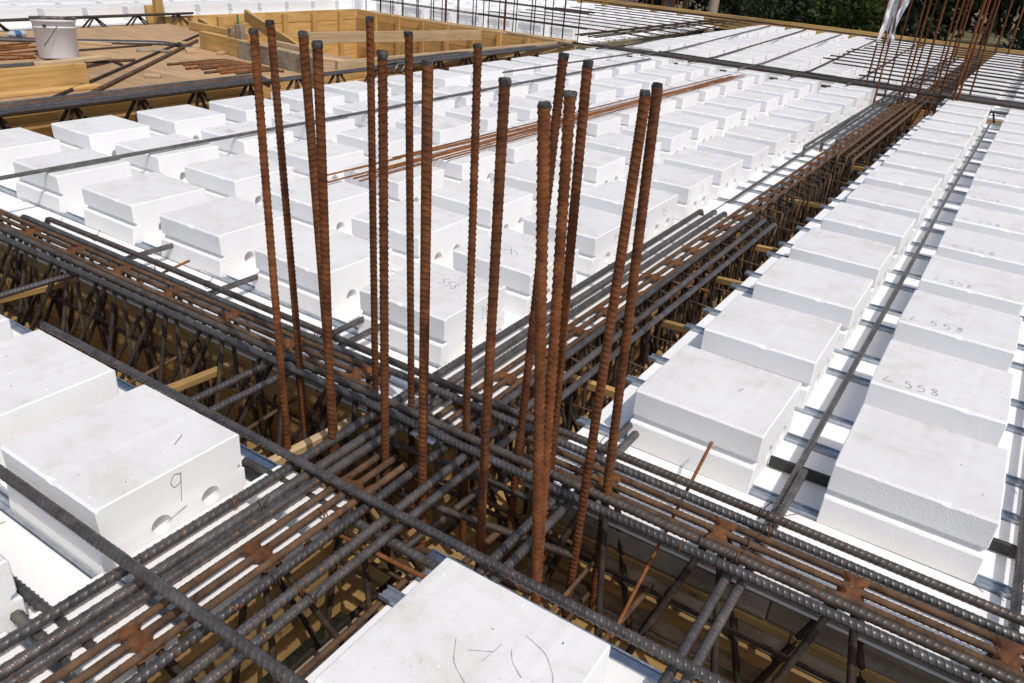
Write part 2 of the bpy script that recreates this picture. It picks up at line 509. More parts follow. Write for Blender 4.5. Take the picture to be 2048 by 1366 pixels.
for ya, yb in ((-.8, .10), (.115, .415), (.45, .612), (.65, .945), (.975, 1.10), (1.53, 1.83), (1.86, 2.16), (2.19, 2.36), (2.39, 2.69), (2.72, 2.89), (2.92, 3.22), (3.25, 3.42), (3.45, 3.75), (3.78, 3.95), (3.98, 4.28)):
    fpart(box('foam_edge_strip', -1.335, -1.088, ya, yb, ZF + .004, -.0475, FOAMFLOOR, None, .004))

# ------------------------------------------------------------------ trench formwork
def formwork_wall(label, axis, a0, a1, pos, side, ztop, rows, mats, plen=1.6, thick=.027, ledge=None):
    """boards stacked on edge; side = direction the visible face looks along the other axis"""
    root = empty('formwork_wall', ((a0 + a1) / 2, pos, ztop) if axis == 'x' else (pos, (a0 + a1) / 2, ztop))
    tag(root, label, 'formwork', 'board walls of the beam trenches')
    z = ztop
    for k, h in enumerate(rows):
        a = a0 - rnd.uniform(0, .6)
        while a < a1:
            b = min(a + plen * rnd.uniform(.8, 1.2), a1)
            aa = max(a, a0)
            if b - aa > .05:
                dp = rnd.uniform(-.004, .003) + (ledge[k] if ledge else 0)
                f0, f1 = (pos - thick, pos + dp) if side > 0 else (pos - dp, pos + thick)
                m = mats[k % len(mats)][axis]
                if axis == 'x': o = box('plank', aa + .0015, b - .0015, f0, f1, z - h + .0015, z - .0015, m, None, .0035)
                else: o = box('plank', f0, f1, aa + .0015, b - .0015, z - h + .0015, z - .0015, m, None, .0035)
                o.parent = root; o.location = Vector(o.location) - Vector(root.location)
            a = b
        z -= h
    return root
def trench_bottom(label, axis, a0, a1, p0, p1, z, mat, n=3):
    root = empty('formwork_bottom', ((a0 + a1) / 2, (p0 + p1) / 2, z) if axis == 'x' else ((p0 + p1) / 2, (a0 + a1) / 2, z))
    tag(root, label, 'formwork', 'board bottoms of the beam trenches')
    w = (p1 - p0) / n
    for k in range(n):
        a = a0
        while a < a1 - .01:
            b = min(a + rnd.uniform(1.5, 2.4), a1)
            q0, q1 = p0 + k * w + .0015, p0 + (k + 1) * w - .0015
            dz = rnd.uniform(-.003, .003)
            if axis == 'x': o = box('plank', a + .0015, b - .0015, q0, q1, z - .03, z + dz, mat['x'], None, .003)
            else: o = box('plank', q0, q1, a + .0015, b - .0015, z - .03, z + dz, mat['y'], None, .003)
            o.parent = root; o.location = Vector(o.location) - Vector(root.location)
            a = b
    return root
ZW = ZF - .030
ZB = -0.47
R4 = [.092, .07, .092, .06]
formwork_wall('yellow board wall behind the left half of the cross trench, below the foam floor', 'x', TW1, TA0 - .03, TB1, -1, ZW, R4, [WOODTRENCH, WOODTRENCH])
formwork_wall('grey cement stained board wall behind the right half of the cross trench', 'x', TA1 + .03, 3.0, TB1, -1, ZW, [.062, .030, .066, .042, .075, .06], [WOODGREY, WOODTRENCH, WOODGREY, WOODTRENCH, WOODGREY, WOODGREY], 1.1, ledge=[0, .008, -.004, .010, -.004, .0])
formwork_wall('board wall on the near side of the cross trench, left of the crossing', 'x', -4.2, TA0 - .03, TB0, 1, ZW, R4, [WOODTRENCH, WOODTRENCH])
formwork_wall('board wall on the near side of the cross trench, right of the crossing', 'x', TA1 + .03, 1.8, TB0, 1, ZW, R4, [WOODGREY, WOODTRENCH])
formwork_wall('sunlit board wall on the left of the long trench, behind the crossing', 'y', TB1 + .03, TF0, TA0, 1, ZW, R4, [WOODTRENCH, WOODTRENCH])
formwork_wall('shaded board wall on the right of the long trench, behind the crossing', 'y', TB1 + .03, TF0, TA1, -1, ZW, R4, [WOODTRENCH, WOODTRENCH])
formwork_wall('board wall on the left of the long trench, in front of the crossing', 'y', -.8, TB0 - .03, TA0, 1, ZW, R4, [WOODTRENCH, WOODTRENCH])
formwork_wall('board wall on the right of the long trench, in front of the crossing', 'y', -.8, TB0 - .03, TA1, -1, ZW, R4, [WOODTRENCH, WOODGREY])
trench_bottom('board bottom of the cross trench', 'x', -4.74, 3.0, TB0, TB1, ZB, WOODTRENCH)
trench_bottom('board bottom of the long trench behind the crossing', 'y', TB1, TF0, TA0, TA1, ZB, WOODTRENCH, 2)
trench_bottom('board bottom of the long trench in front of the crossing', 'y', -.8, TB0, TA0, TA1, ZB, WOODGREY, 2)
# second long trench, far cross trench, and the stretch of the long trench beyond it
formwork_wall('stepped sunlit board wall below the grey bar bundle', 'y', 0.8, 9.5, TW0, 1, -.075, [.075, .06, .08, .07, .09, .05], [WOOD, WOOD], 2.2, ledge=[0, .03, .0, .035, .005, .04])
trench_bottom('board bottom of the trench under the grey bar bundle', 'y', 0.8, 15.4, TW0, TW1, -.52, WOOD, 4)
formwork_wall('shaded board wall facing the grey bar bundle', 'y', 0.8, 9.1, TW1, -1, ZW, R4, [WOOD], 2.2)
formwork_wall('board wall on the far side of the far cross trench', 'x', TW1, 3.0, TF1, -1, ZW, R4, [WOOD], 2.2)
trench_bottom('board bottom of the far cross trench', 'x', TW1, 3.0, TF0, TF1, ZB, WOOD, 2)
formwork_wall('board wall left of the long trench beyond the far beam', 'y', TF1, 15.4, TA0, 1, ZW, R4, [WOOD], 2.2)
trench_bottom('board bottom of the long trench beyond the far beam', 'y', TF1, 15.4, TA0, TA1, ZB, WOOD, 2)

# ------------------------------------------------------------------ foam blocks
def foam_block_mesh(w, d, seed, nx=18, holes=True, chip=.0022):
    r = random.Random(seed)
    h = BH
    prof = [(-d / 2 - .014, 0), (-d / 2 - .007, .072), (-d / 2 - .003, .0765), (-d / 2 + .012, .0775), (-d / 2 + .017, .083), (-d / 2 + .013, .091),
            (-d / 2 + .003, .0975), (-d / 2 + .001, h - .006), (-d / 2 + .006, h), (d / 2 - .006, h), (d / 2 - .001, h - .006), (d / 2 - .002, .0975),
            (d / 2 - .013, .091), (d / 2 - .017, .083), (d / 2 - .012, .0775), (d / 2 + .004, .072), (d / 2 + .004, 0)]
    np_ = len(prof)
    xs = [-w / 2 + w * i / nx for i in range(nx + 1)]
    bm = bmesh.new()
    rings = []
    run = 0.0
    bigchip = r.randrange(2, nx - 1) if r.random() < .6 else -9
    for i, x in enumerate(xs):
        ring = []
        run = run * .35 + r.uniform(-1, 1) * chip * .42
        for k, (y, z) in enumerate(prof):
            dy = dz = 0.0
            if k in (7, 8): 
                c = abs(run) + r.uniform(0, chip * .45)
                if i == bigchip: c += r.uniform(.003, .007)
                dz = -c if k == 7 else -c * .10; dy = c * .9 if k == 8 else 0
            elif k in (9, 10): dz = -r.uniform(0, chip * .5)
            elif k in (2, 3): dz = r.uniform(-1, 1) * chip * .22
            xx = x
            if i in (0, nx):
                xx = x + (1 if i == 0 else -1) * .0025
            ring.append(bm.verts.new((xx, y + dy, z + dz)))
        rings.append(ring)
    # rounded ends: an inner end ring pushed out to the full width
    def endring(src, xe):
        cy = 0; cz = h * .5
        return [bm.verts.new((xe, v.co.y * .988, cz + (v.co.z - cz) * (.975 if v.co.z > .01 else 1))) for v in src]
    e0 = endring(rings[0], -w / 2); e1 = endring(rings[-1], w / 2)
    allr = [e0] + rings + [e1]
    for a, b in zip(allr[:-1], allr[1:]):
        for k in range(np_):
            bm.faces.new((a[k], a[(k + 1) % np_], b[(k + 1) % np_], b[k]))
    bm.faces.new(e0)
    if not holes: bm.faces.new(list(reversed(e1)))
    else:
        edges = [bm.edges.get((e1[k], e1[(k + 1) % np_])) for k in range(np_)]
        circs = []
        for u in (.37, .73):
            cy = -d / 2 + u * d; cz = .050; rr = .0255
            ci = [bm.verts.new((w / 2, cy + rr * math.cos(t), cz + rr * math.sin(t))) for t in [2 * math.pi * q / 18 for q in range(18)]]
            ce = [bm.edges.new((ci[q], ci[(q + 1) % 18])) for q in range(18)]
            edges += ce; circs.append(ci)
        bmesh.ops.triangle_fill(bm, use_beauty=True, use_dissolve=False, edges=edges, normal=(1, 0, 0))
        # remove any fill inside the circles
        for ci in circs:
            cy = sum(v.co.y for v in ci) / 18; cz = sum(v.co.z for v in ci) / 18
            bad = [f for f in bm.faces if all(abs(v.co.x - w / 2) < 1e-5 for v in f.verts) and all(v in ci for v in f.verts)]
            bmesh.ops.delete(bm, geom=bad, context='FACES_ONLY')
            inn = [bm.verts.new((w / 2 - .055, v.co.y, v.co.z)) for v in ci]
            for q in range(18): bm.faces.new((ci[q], inn[q], inn[(q + 1) % 18], ci[(q + 1) % 18]))
            bm.faces.new(inn)
    bmesh.ops.recalc_face_normals(bm, faces=bm.faces[:])
    me = bpy.data.meshes.new('foam_block')
    for f in bm.faces:
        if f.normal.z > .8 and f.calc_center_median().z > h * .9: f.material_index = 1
    bm.to_mesh(me); bm.free()
    me.materials.append(FOAM); me.materials.append(FOAMTOP)
    return me
FB = [foam_block_mesh(.372, BD, 11 + k) for k in range(7)]
FBF = [foam_block_mesh(.40, .46, 51 + k, nx=5, holes=False, chip=.003) for k in range(4)]
blocks = {}
def block(xc, yf, label, group, key=None, meshes=FB, d=BD, jx=.006):
    o = add('foam_block', rnd.choice(meshes), None, (xc + rnd.uniform(-jx, jx), yf + d / 2 + rnd.uniform(-jx, jx), ZF + .001), (0, 0, rnd.uniform(-.012, .012)))
    o.scale = (1, 1, 1 + rnd.uniform(-.02, .012))
    tag(o, label, 'foam block', group)
    if key: blocks[key] = o
    return o
colL = [-1.377, -1.927, -2.488, -3.048, -3.62, -4.23]
for i, xr in enumerate(colL):
    for j in range(14):
        place = ORD[j] + ' row behind the cross trench'
        block(xr - .187, Y0 + PY * j, 'white foam block, %s column left of the long trench, %s row behind cross trench' % (ORD[i], ORD[j]), 'white foam blocks left of the long trench', ('L', i, j))
colR = [-.4985, .041, .58]
for i, xc in enumerate(colR):
    for j in range(14):
        if i == 2 and j < 9: continue
        block(xc - (.01 if i == 1 and j else 0), Y0 + PY * j, 'white foam block, %s column right of the long trench, %s row behind cross trench' % (ORD[i], ORD[j]), 'white foam blocks right of the long trench', ('R', i, j))
for key, xc, yf in ((('S', 0), -1.555, .632), (('S', 1), -2.055, .632), (('S', 2), -1.555, .09), (('S', 3), -2.055, .09), (('S', 4), -2.56, .612), (('S', 5), -.525, .610)):
    txt = {0: 'white foam block with a pencilled 9 and two round holes, nearest at lower left',
           1: 'white foam block at the left edge, behind the one marked 9',
           2: 'white foam block at the lower left corner, mostly out of frame',
           3: 'white foam block left of the lower left corner one, out of frame',
           4: 'white foam block at the far left in front of the cross trench',
           5: 'white foam block with a scribbled pencil mark, nearest to the camera at the bottom'}[key[1]]
    block(xc, yf, txt, 'white foam blocks in front of the cross trench', key)
# beyond the far beam
xsF = [-.52 + .555 * k for k in (1, 0)] + [-1.355 - .187 - .556 * k for k in range(6)]
nind = len(blocks)
for i, xc in enumerate(xsF):
    for j in range(11):
        side = 'right' if i < 2 else 'left'
        block(xc, 9.64 + PY * j, 'white foam block beyond the far beam, %s column %s of the long trench, %s row' % (ORD[(1 - i) if i < 2 else i - 2], side, ORD[j]), 'white foam blocks beyond the far beam', None, FBF, .46)
        nind += 1
stuffv, stufff = [], []
def joined(x, y, w=.37, d=.37):
    b = len(stuffv)
    stuffv.extend([(x + a * (w / 2 - c), y + e * (d / 2 - c), z) for z, c in ((ZF + .001, 0), (ZT - .012, 0), (ZT, .012)) for a, e in ((-1, -1), (1, -1), (1, 1), (-1, 1))])
    for k in (0, 4):
        for q in range(4): stufff.append((b + k + q, b + k + (q + 1) % 4, b + k + 4 + (q + 1) % 4, b + k + 4 + q))
    stufff.append((b + 8, b + 9, b + 10, b + 11))
far_spots = []
for i in range(10):
    for j in range(24):
        far_spots.append((-10.05 - .555 * i, 2.6 + .53 * j, i, j))
for i in range(7):
    for j in range(10):
        far_spots.append((-5.95 - .555 * i, 10.5 + .53 * j, i + 20, j))
far_spots.sort(key=lambda p: math.hypot(p[0], p[1]))
for x, y, i, j in far_spots:
    if i < 10 and y > 15.6: continue
    if nind < 298:
        where = ('beyond the timber deck, %s column, %s row' % (ORD[i], ORD[j])) if i < 20 else ('behind the timber box, %s column, %s row' % (ORD[i - 20], ORD[j]))
        block(x, y, 'distant white foam block ' + where, 'distant white foam blocks', None, FBF, .46)
        nind += 1
    else: joined(x + rnd.uniform(-.01, .01), y + .19)
tag(add('distant_foam_blocks', mesh('distant_foam_blocks', stuffv, stufff, FOAM)), 'far rows of white foam blocks at the back of the deck', 'foam blocks', kind='stuff')

# ------------------------------------------------------------------ handwriting in pencil
GLY = {'5': [[(.75, 1), (.2, .95), (.15, .58), (.5, .62), (.8, .4), (.6, .05), (.15, .05)]],
       '8': [[(.7, .85), (.45, 1), (.2, .8), (.4, .58), (.75, .35), (.5, 0), (.15, .2), (.35, .5), (.7, .75), (.7, .85)]],
       'L': [[(.55, 1), (.05, .1), (.9, .25)]],
       '.': [[(.4, .05), (.5, .05)]],
       '9': [[(.7, .9), (.35, 1), (.1, .75), (.3, .52), (.68, .6), (.72, .95)], [(.72, .95), (.62, -.1)]],
       '1': [[(.3, .75), (.6, 1), (.5, 0)]],
       '0': [[(.5, 1), (.15, .7), (.2, .2), (.5, 0), (.85, .3), (.8, .8), (.5, 1)]],
       '3': [[(.15, .9), (.55, 1), (.75, .78), (.4, .55), (.8, .35), (.55, 0), (.1, .1)]],
       '_': [[(0, 0), (.9, .15)]]}
def text_strokes(s, h, gap=.85):
    o, x = [], 0
    for ch in s:
        if ch == ' ': x += h * .5; continue
        for st in GLY[ch]: o.append([(x + p * h * .62, q * h) for p, q in st])
        x += h * (.62 * gap + .08) if ch != '.' else h * .5
    return o
def pencil(parent, strokes, org, u, v, n, width=.0017):
    org, u, v, n = Vector(org), Vector(u).normalized(), Vector(v).normalized(), Vector(n).normalized()
    vs, fs = [], []
    for st in strokes:
        pts = []
        for a, b in zip(st[:-1], st[1:]):
            for t in (0, .25, .5, .75): pts.append((a[0] * (1 - t) + b[0] * t, a[1] * (1 - t) + b[1] * t))
        pts.append(st[-1])
        if len(pts) > 6:
            pts = [pts[0]] + [((pts[i - 1][0] + pts[i][0] * 2 + pts[i + 1][0]) / 4, (pts[i - 1][1] + pts[i][1] * 2 + pts[i + 1][1]) / 4) for i in range(1, len(pts) - 1)] + [pts[-1]]
        for (x0, y0), (x1, y1) in zip(pts[:-1], pts[1:]):
            d = Vector((x1 - x0, y1 - y0))
            if d.length < 1e-6: continue
            w = Vector((-d.y, d.x)).normalized() * width * rnd.uniform(.35, .6)
            b = len(vs)
            for px, py in ((x0 - w.x, y0 - w.y), (x1 - w.x, y1 - w.y), (x1 + w.x, y1 + w.y), (x0 + w.x, y0 + w.y)):
                vs.append(org + u * px + v * py + n * .0016)
            fs.append((b, b + 1, b + 2, b + 3))
    return add('pencil_mark', mesh('pencil_mark', vs, fs, PENCIL), parent)
TOPZ = BH
b9 = blocks[('S', 0)]
pencil(b9, text_strokes('9', .075), (.186, -.02, .090), (0, 1, 0), (0, .05, 1), (1, 0, 0), .0016)
pencil(b9, [[(0, 0), (.05, .012)]], (.186, -.03, .052), (0, 1, 0), (0, 0, 1), (1, 0, 0), .002)
pencil(b9, [[(0, 0), (.035, .02)]], (.11, .06, TOPZ), (0, 1, 0), (-1, 0, 0), (0, 0, 1), .002)
b10 = blocks[('L', 0, 0)]
pencil(b10, text_strokes('10', .052), (.186, .02, .098), (0, 1, 0), (0, 0, 1), (1, 0, 0), .0016)
pencil(b10, text_strokes('558', .05), (-.02, .04, TOPZ), (1, -.2, 0), (0, 1, 0), (0, 0, 1), .0014)
for j, t in ((1, '10'), (2, '15'), (3, '15'), (4, '10'), (5, '15'), (6, '10')):
    pencil(blocks[('L', 0, j)], text_strokes(t, .05), (.186, -.01, .098), (0, 1, 0), (0, 0, 1), (1, 0, 0), .0016)
pencil(blocks[('L', 0, 1)], [[(0, 0), (.05, .03), (.09, .0)], [(.02, .05), (.07, -.02)]], (-.05, -.05, TOPZ), (1, 0, 0), (0, 1, 0), (0, 0, 1))
for j in range(1, 9):
    b = blocks[('R', 1, j)]
    st = [[(px + rnd.uniform(-.0025, .0025), py + rnd.uniform(-.0025, .0025)) for px, py in q_] for q_ in text_strokes('L.558', rnd.uniform(.042, .052), rnd.uniform(1.0, 1.3))]
    pencil(b, st, (-.155 + rnd.uniform(-.012, .02), -.163 + rnd.uniform(-.006, .012), TOPZ), (1, rnd.uniform(-.09, .09), 0), (rnd.uniform(-.15, .15), 1, 0), (0, 0, 1), .0017)
pencil(blocks[('L', 4, 2)], text_strokes('L 398', .05), (-.15, -.12, TOPZ), (1, 0, 0), (0, 1, 0), (0, 0, 1), .002)
pencil(blocks[('L', 4, 3)], text_strokes('L 398', .05), (-.15, -.1, TOPZ), (1, 0, 0), (0, 1, 0), (0, 0, 1), .002)
pencil(blocks[('R', 0, 0)], [[(0, 0), (.008, .012), (.006, .024)]], (.05, .0, TOPZ), (1, 0, 0), (0, 1, 0), (0, 0, 1))
bk = blocks[('S', 5)]
pencil(bk, [[(0, 0), (.012, .028), (.02, .05)], [(.012, .028), (-.03, .015)], [(.04, .045), (.05, .02), (.075, -.005)],
            [(.055, .085), (.1, .06), (.125, .02), (.132, -.01)], [(-.06, .03), (-.045, -.02), (-.0, -.06)]], (.02, .01, TOPZ), (1, .25, 0), (-.25, 1, 0), (0, 0, 1), .0007)

# ------------------------------------------------------------------ column starter bars at the crossing
COL = [(-1.484, 1.252, -1.486, 1.246, .970), (-1.579, 1.409, -1.595, 1.388, .970), (-1.375, 1.340, -1.410, 1.318, .970), (-1.284, 1.233, -1.278, 1.234, .970),
       (-1.362, 1.488, -1.365, 1.489, 1.0), (-1.117, 1.258, -1.115, 1.252, .970), (-1.203, 1.471, -1.221, 1.458, .985), (-.978, 1.239, -.984, 1.233, .970),
       (-.995, 1.449, -1.015, 1.439, .985), (-.775, 1.210, -.785, 1.201, .970), (-.562, 1.150, -.635, 1.088, .965), (-.842, 1.447, -.813, 1.455, .990),
       (-.610, 1.217, -.645, 1.188, .970), (-.732, 1.455, -.751, 1.442, .985), (-.600, 1.359, -.591, 1.372, .960), (-.569, 1.455, -.599, 1.443, .965)]
def cut_end(parent, p, r, seed):
    q = random.Random(seed)
    bm = bmesh.new()
    bmesh.ops.create_icosphere(bm, subdivisions=2, radius=r)
    for v in bm.verts:
        v.co *= q.uniform(.82, 1.14)
        v.co.z = max(-r * 1.1, min(r * .55, v.co.z * 1.3)) + q.uniform(-.08, .08) * r
    me = bpy.data.meshes.new('cut_end'); bm.to_mesh(me); bm.free()
    me.materials.append(CUTEND)
    return add('cut_end', me, parent, p)
for k, (x0, y0, x1, y1, zt) in enumerate(COL):
    r = .0096 if k not in (4, 6, 8) else .0087
    z0 = -.37
    ph = rnd.random() * 6.28
    bar = rod('column_bar', [(x0, y0, z0), (x1, y1, zt)], r, RUST, nang=14, rib=(.0138 if k % 3 else .0152, .75, .0019), phase=ph, wobble=.0012)
    tag(bar, 'rusty ribbed upright bar at the crossing, %s of sixteen counted from the left' % ORD[k], 'rebar', 'rusty upright column bars at the crossing')
    cut_end(bar, (x1 - x0, y1 - y0, zt - z0 + .002), r * 1.2, 300 + k)

# ------------------------------------------------------------------ beam bars
def beam_bar(axis, lat, a0, a1, z, r, mat, label, group, hook0=0, hook1=0, rib=(.02, .8, .0017), lat1=None, hd=.07):
    """straight bar with ribbed near stretch; hook0/hook1 bend an end downward"""
    l1 = lat if lat1 is None else lat1
    def P(a, dz=0.0):
        l = lat + (l1 - lat) * max(0.0, (a - 1.0) / (a1 - 1.0)) if l1 != lat else lat
        return (a, l, z + dz) if axis == 'x' else (l, a, z + dz)
    path = []
    if hook0: path += [P(a0, -hd)] + arc(P(a0, -.03), P(a0, 0), P(a0 + .035, 0))
    else: path.append(P(a0))
    if hook1: path += arc(P(a1 - .035, 0), P(a1, 0), P(a1, -.03)) + [P(a1, -hd)]
    else: path.append(P(a1))
    o = rod('beam_bar', path, r, mat, nang=18, rib=rib, wobble=.0016)
    return tag(o, label, 'rebar', group)
GA = 'bars along the long trench'
latA = [(-1.278, .0125, GREY, (.019, 1.2, .0019)), (-1.220, .0128, GREY, (.024, 1.7, .0018)), (-1.190, .0125, GREY, (.024, 1.6, .0018)),
        (-1.015, .0106, GREY, (.0165, 1.2, .0018)), (-.956, .0108, GREY, (.017, 1.3, .0018)), (-.919, .0104, GREY, (.0165, 1.2, .0017))]
namesA = ['leftmost, lying over the foam floor', 'second from the left', 'third from the left', 'fourth from the left', 'fifth from the left', 'rightmost']
endsA = [3.98, 4.03, 4.03, 4.08, 4.07, 4.05]
farA = [-1.292, -1.236, -1.181, -1.050, -.978, -.916]
for (lat, r, m, rb), nm, e, lf in zip(latA, namesA, endsA, farA):
    beam_bar('y', lat, -.2, e, -.027, r, m, 'grey ribbed bar along the long trench, hooked far end, ' + nm, GA, hook1=1, rib=rb, lat1=lf)
GF = 'hooked bars along the far half of the long trench'
for lat, a0, nm in ((-1.292, 6.05, 'leftmost'), (-1.235, 6.35, 'second from the left'), (-1.18, 6.6, 'third from the left'), (-1.035, 5.95, 'fourth from the left'), (-.975, 5.95, 'fifth from the left'), (-.915, 5.9, 'rightmost')):
    beam_bar('y', lat, a0, 15.0, -.02, .0115, RUSTDARK if lat > -1.1 else GREYPLAIN, 'brown grey bar with a hooked near end towards the far column, ' + nm, GF, hook0=1, rib=(.05, .5, .001), hd=.10)
GB = 'bars along the cross trench'
for lat, a0, r, m, rb, nm, hk in ((1.398, -4.4, .0110, GREYPLAIN, (.0150, 1.2, .0019), 'nearest, bright and strongly ribbed', 0), (1.440, -4.4, .0108, GREYBROWN, (.016, 1.0, .0014), 'second from the near side', 0),
                             (1.575, -3.44, .0106, GREYPLAIN, (.0155, 1.0, .0017), 'hooked left end, second from the far side', 1), (1.628, -3.34, .0103, GREYBROWN, (.015, .9, .0018), 'with a hooked left end, farthest', 1)):
    beam_bar('x', lat, a0, 1.0, 0.0, r, m, 'grey ribbed bar along the cross trench, ' + nm, GB, hook0=hk, rib=rb)
# near bars parallel to the cross trench
GN = 'single bars across the long trench'
beam_bar('x', 1.090, -2.40, .45, 0.0, .0112, GREY, 'grey ribbed bar lying along the near edge of the cross trench', GN, hook0=0, rib=(.0162, 1.1, .0023))
beam_bar('x', .6105, -2.6, -.3, 0.040, .0112, GREY, 'grey ribbed bar crossing the lower left corner over the long trench bars', GN, rib=(.0162, 1.15, .0023))
beam_bar('x', .489, -2.2, -1.16, -.054, .0112, GREY, 'rust flecked bar end at the lower left, under the long trench bars', GN, rib=(.0165, 1.1, .0021))
beam_bar('x', .447, -2.2, -1.18, -.054, .0112, GREYPLAIN, 'thick grey bar end at the lower left corner', GN, rib=(.017, 1.0, .0022))
beam_bar('x', 1.055, -1.42, -.72, -.056, .0112, GREY, 'grey bar poking out under the foam corner beside the crossing', GN, rib=(.017, 1.0, .0021))
# rib bars running along y between the blocks
GR = 'paired bars in the ribs between block columns'
for lat, a0, a1, nm in ((-1.735, 1.06, 2.9, 'left of the pair at the second block gap'), (-1.652, 1.06, 2.9, 'right of the pair at the second block gap'),
                        (-2.79, .95, 2.9, 'single one at the far left gap'), (-2.29, 1.54, 2.9, 'single one at the third block gap'),
                        (-.690, 1.06, 1.93, 'left of the pair beside the right block column'), (-.655, 1.06, 1.80, 'right of the pair beside the right block column'),
                        (-.247, .95, 1.62, 'left of the pair below the long single bar'), (-.212, .95, 1.93, 'right of the pair below the long single bar')):
    beam_bar('y', lat, a0, a1, -.036, .0105, GREYPLAIN if lat > -1.7 else GREY, 'grey bar crossing the cross trench, ' + nm, GR, rib=(.0145, 1.0, .0018))
o = rod('beam_bar', [(-.226, 1.50, -.052), (-.232, 2.17, -.05), (-.257, 5.1, -.05), (-.265, 8.7, -.05)], .0095, GREYPLAIN, nang=10, rib=(.018, .9, .0016), wobble=.002)
tag(o, 'long single grey bar in the gap right of the first right block column', 'rebar', 'single rib bars right of the long trench')
o = rod('beam_bar', [(.312, 1.2, -.05), (.318, 4.0, -.05)], .0105, GREY, nang=10, rib=(.02, .7, .0016))
tag(o, 'grey bar at the right edge of the picture beside the front block', 'rebar', 'single rib bars right of the long trench')
o = rod('beam_bar', [(.345, 1.2, -.05), (.348, 4.0, -.05)], .0095, DARK, nang=8)
tag(o, 'dark bar at the extreme right edge beside the grey one', 'rebar', 'single rib bars right of the long trench')
o = rod('beam_bar', [(-1.262, 4.1, -.055), (-1.29, 6.6, -.055), (-1.33, 9.0, -.055)], .0095, GREYPLAIN, nang=8, ds=.3)
tag(o, 'grey bar on the foam floor beside the far half of the long trench', 'rebar', 'bars along the long trench')
LB = rod('beam_bar', [(-3.70, .9, ZT + .018), (-3.69, 1.63, ZT + .018), (-3.675, 3.8, ZT + .016), (-3.68, 8.55, ZT + .018)], .0095, GREYPLAIN, nang=10, rib=(.03, .5, .0008))
tag(LB, 'long grey bar lying across the tops of the left foam blocks', 'rebar', 'loose bars on the foam blocks')
o = rod('beam_bar', [(-4.08, 6.2, ZT + .018), (-4.0, 8.75, ZT + .018), (-4.03, 8.87, ZT + .018), (-4.1, 8.95, ZT + .01)], .0085, GREYPLAIN, nang=8)
tag(o, 'grey bar with a bent far end on the blocks beside the bundle', 'rebar', 'loose bars on the foam blocks')
# bundle of thin rusty rods on the blocks
k = 0
for (xa, ya, xb, yb) in ((-2.80, 2.66, -2.60, 8.3), (-2.70, 2.56, -2.62, 7.9), (-2.65, 2.76, -2.61, 8.2), (-2.62, 2.77, -2.585, 8.25), (-2.68, 3.05, -2.63, 8.0), (-2.78, 3.20, -2.66, 8.3), (-2.70, 3.1, -2.60, 8.35), (-2.58, 3.4, -2.54, 8.4), (-2.74, 3.3, -2.57, 8.4)):
    o = rod('thin_rod', [(xa, ya, ZT + .009 + .004 * (k % 3)), ((xa + xb) / 2 + rnd.uniform(-.02, .02), (ya + yb) / 2, ZT + .012 + .004 * (k % 2)), (xb, yb, ZT + .010 + .004 * (k % 3))], .0048, THINRUST, nang=6, ds=.3)
    tag(o, 'thin rusty rod, %s from the left in the loose bundle on the foam blocks' % ORD[k], 'rod', 'thin rusty rods bundled on the foam blocks')
    k += 1

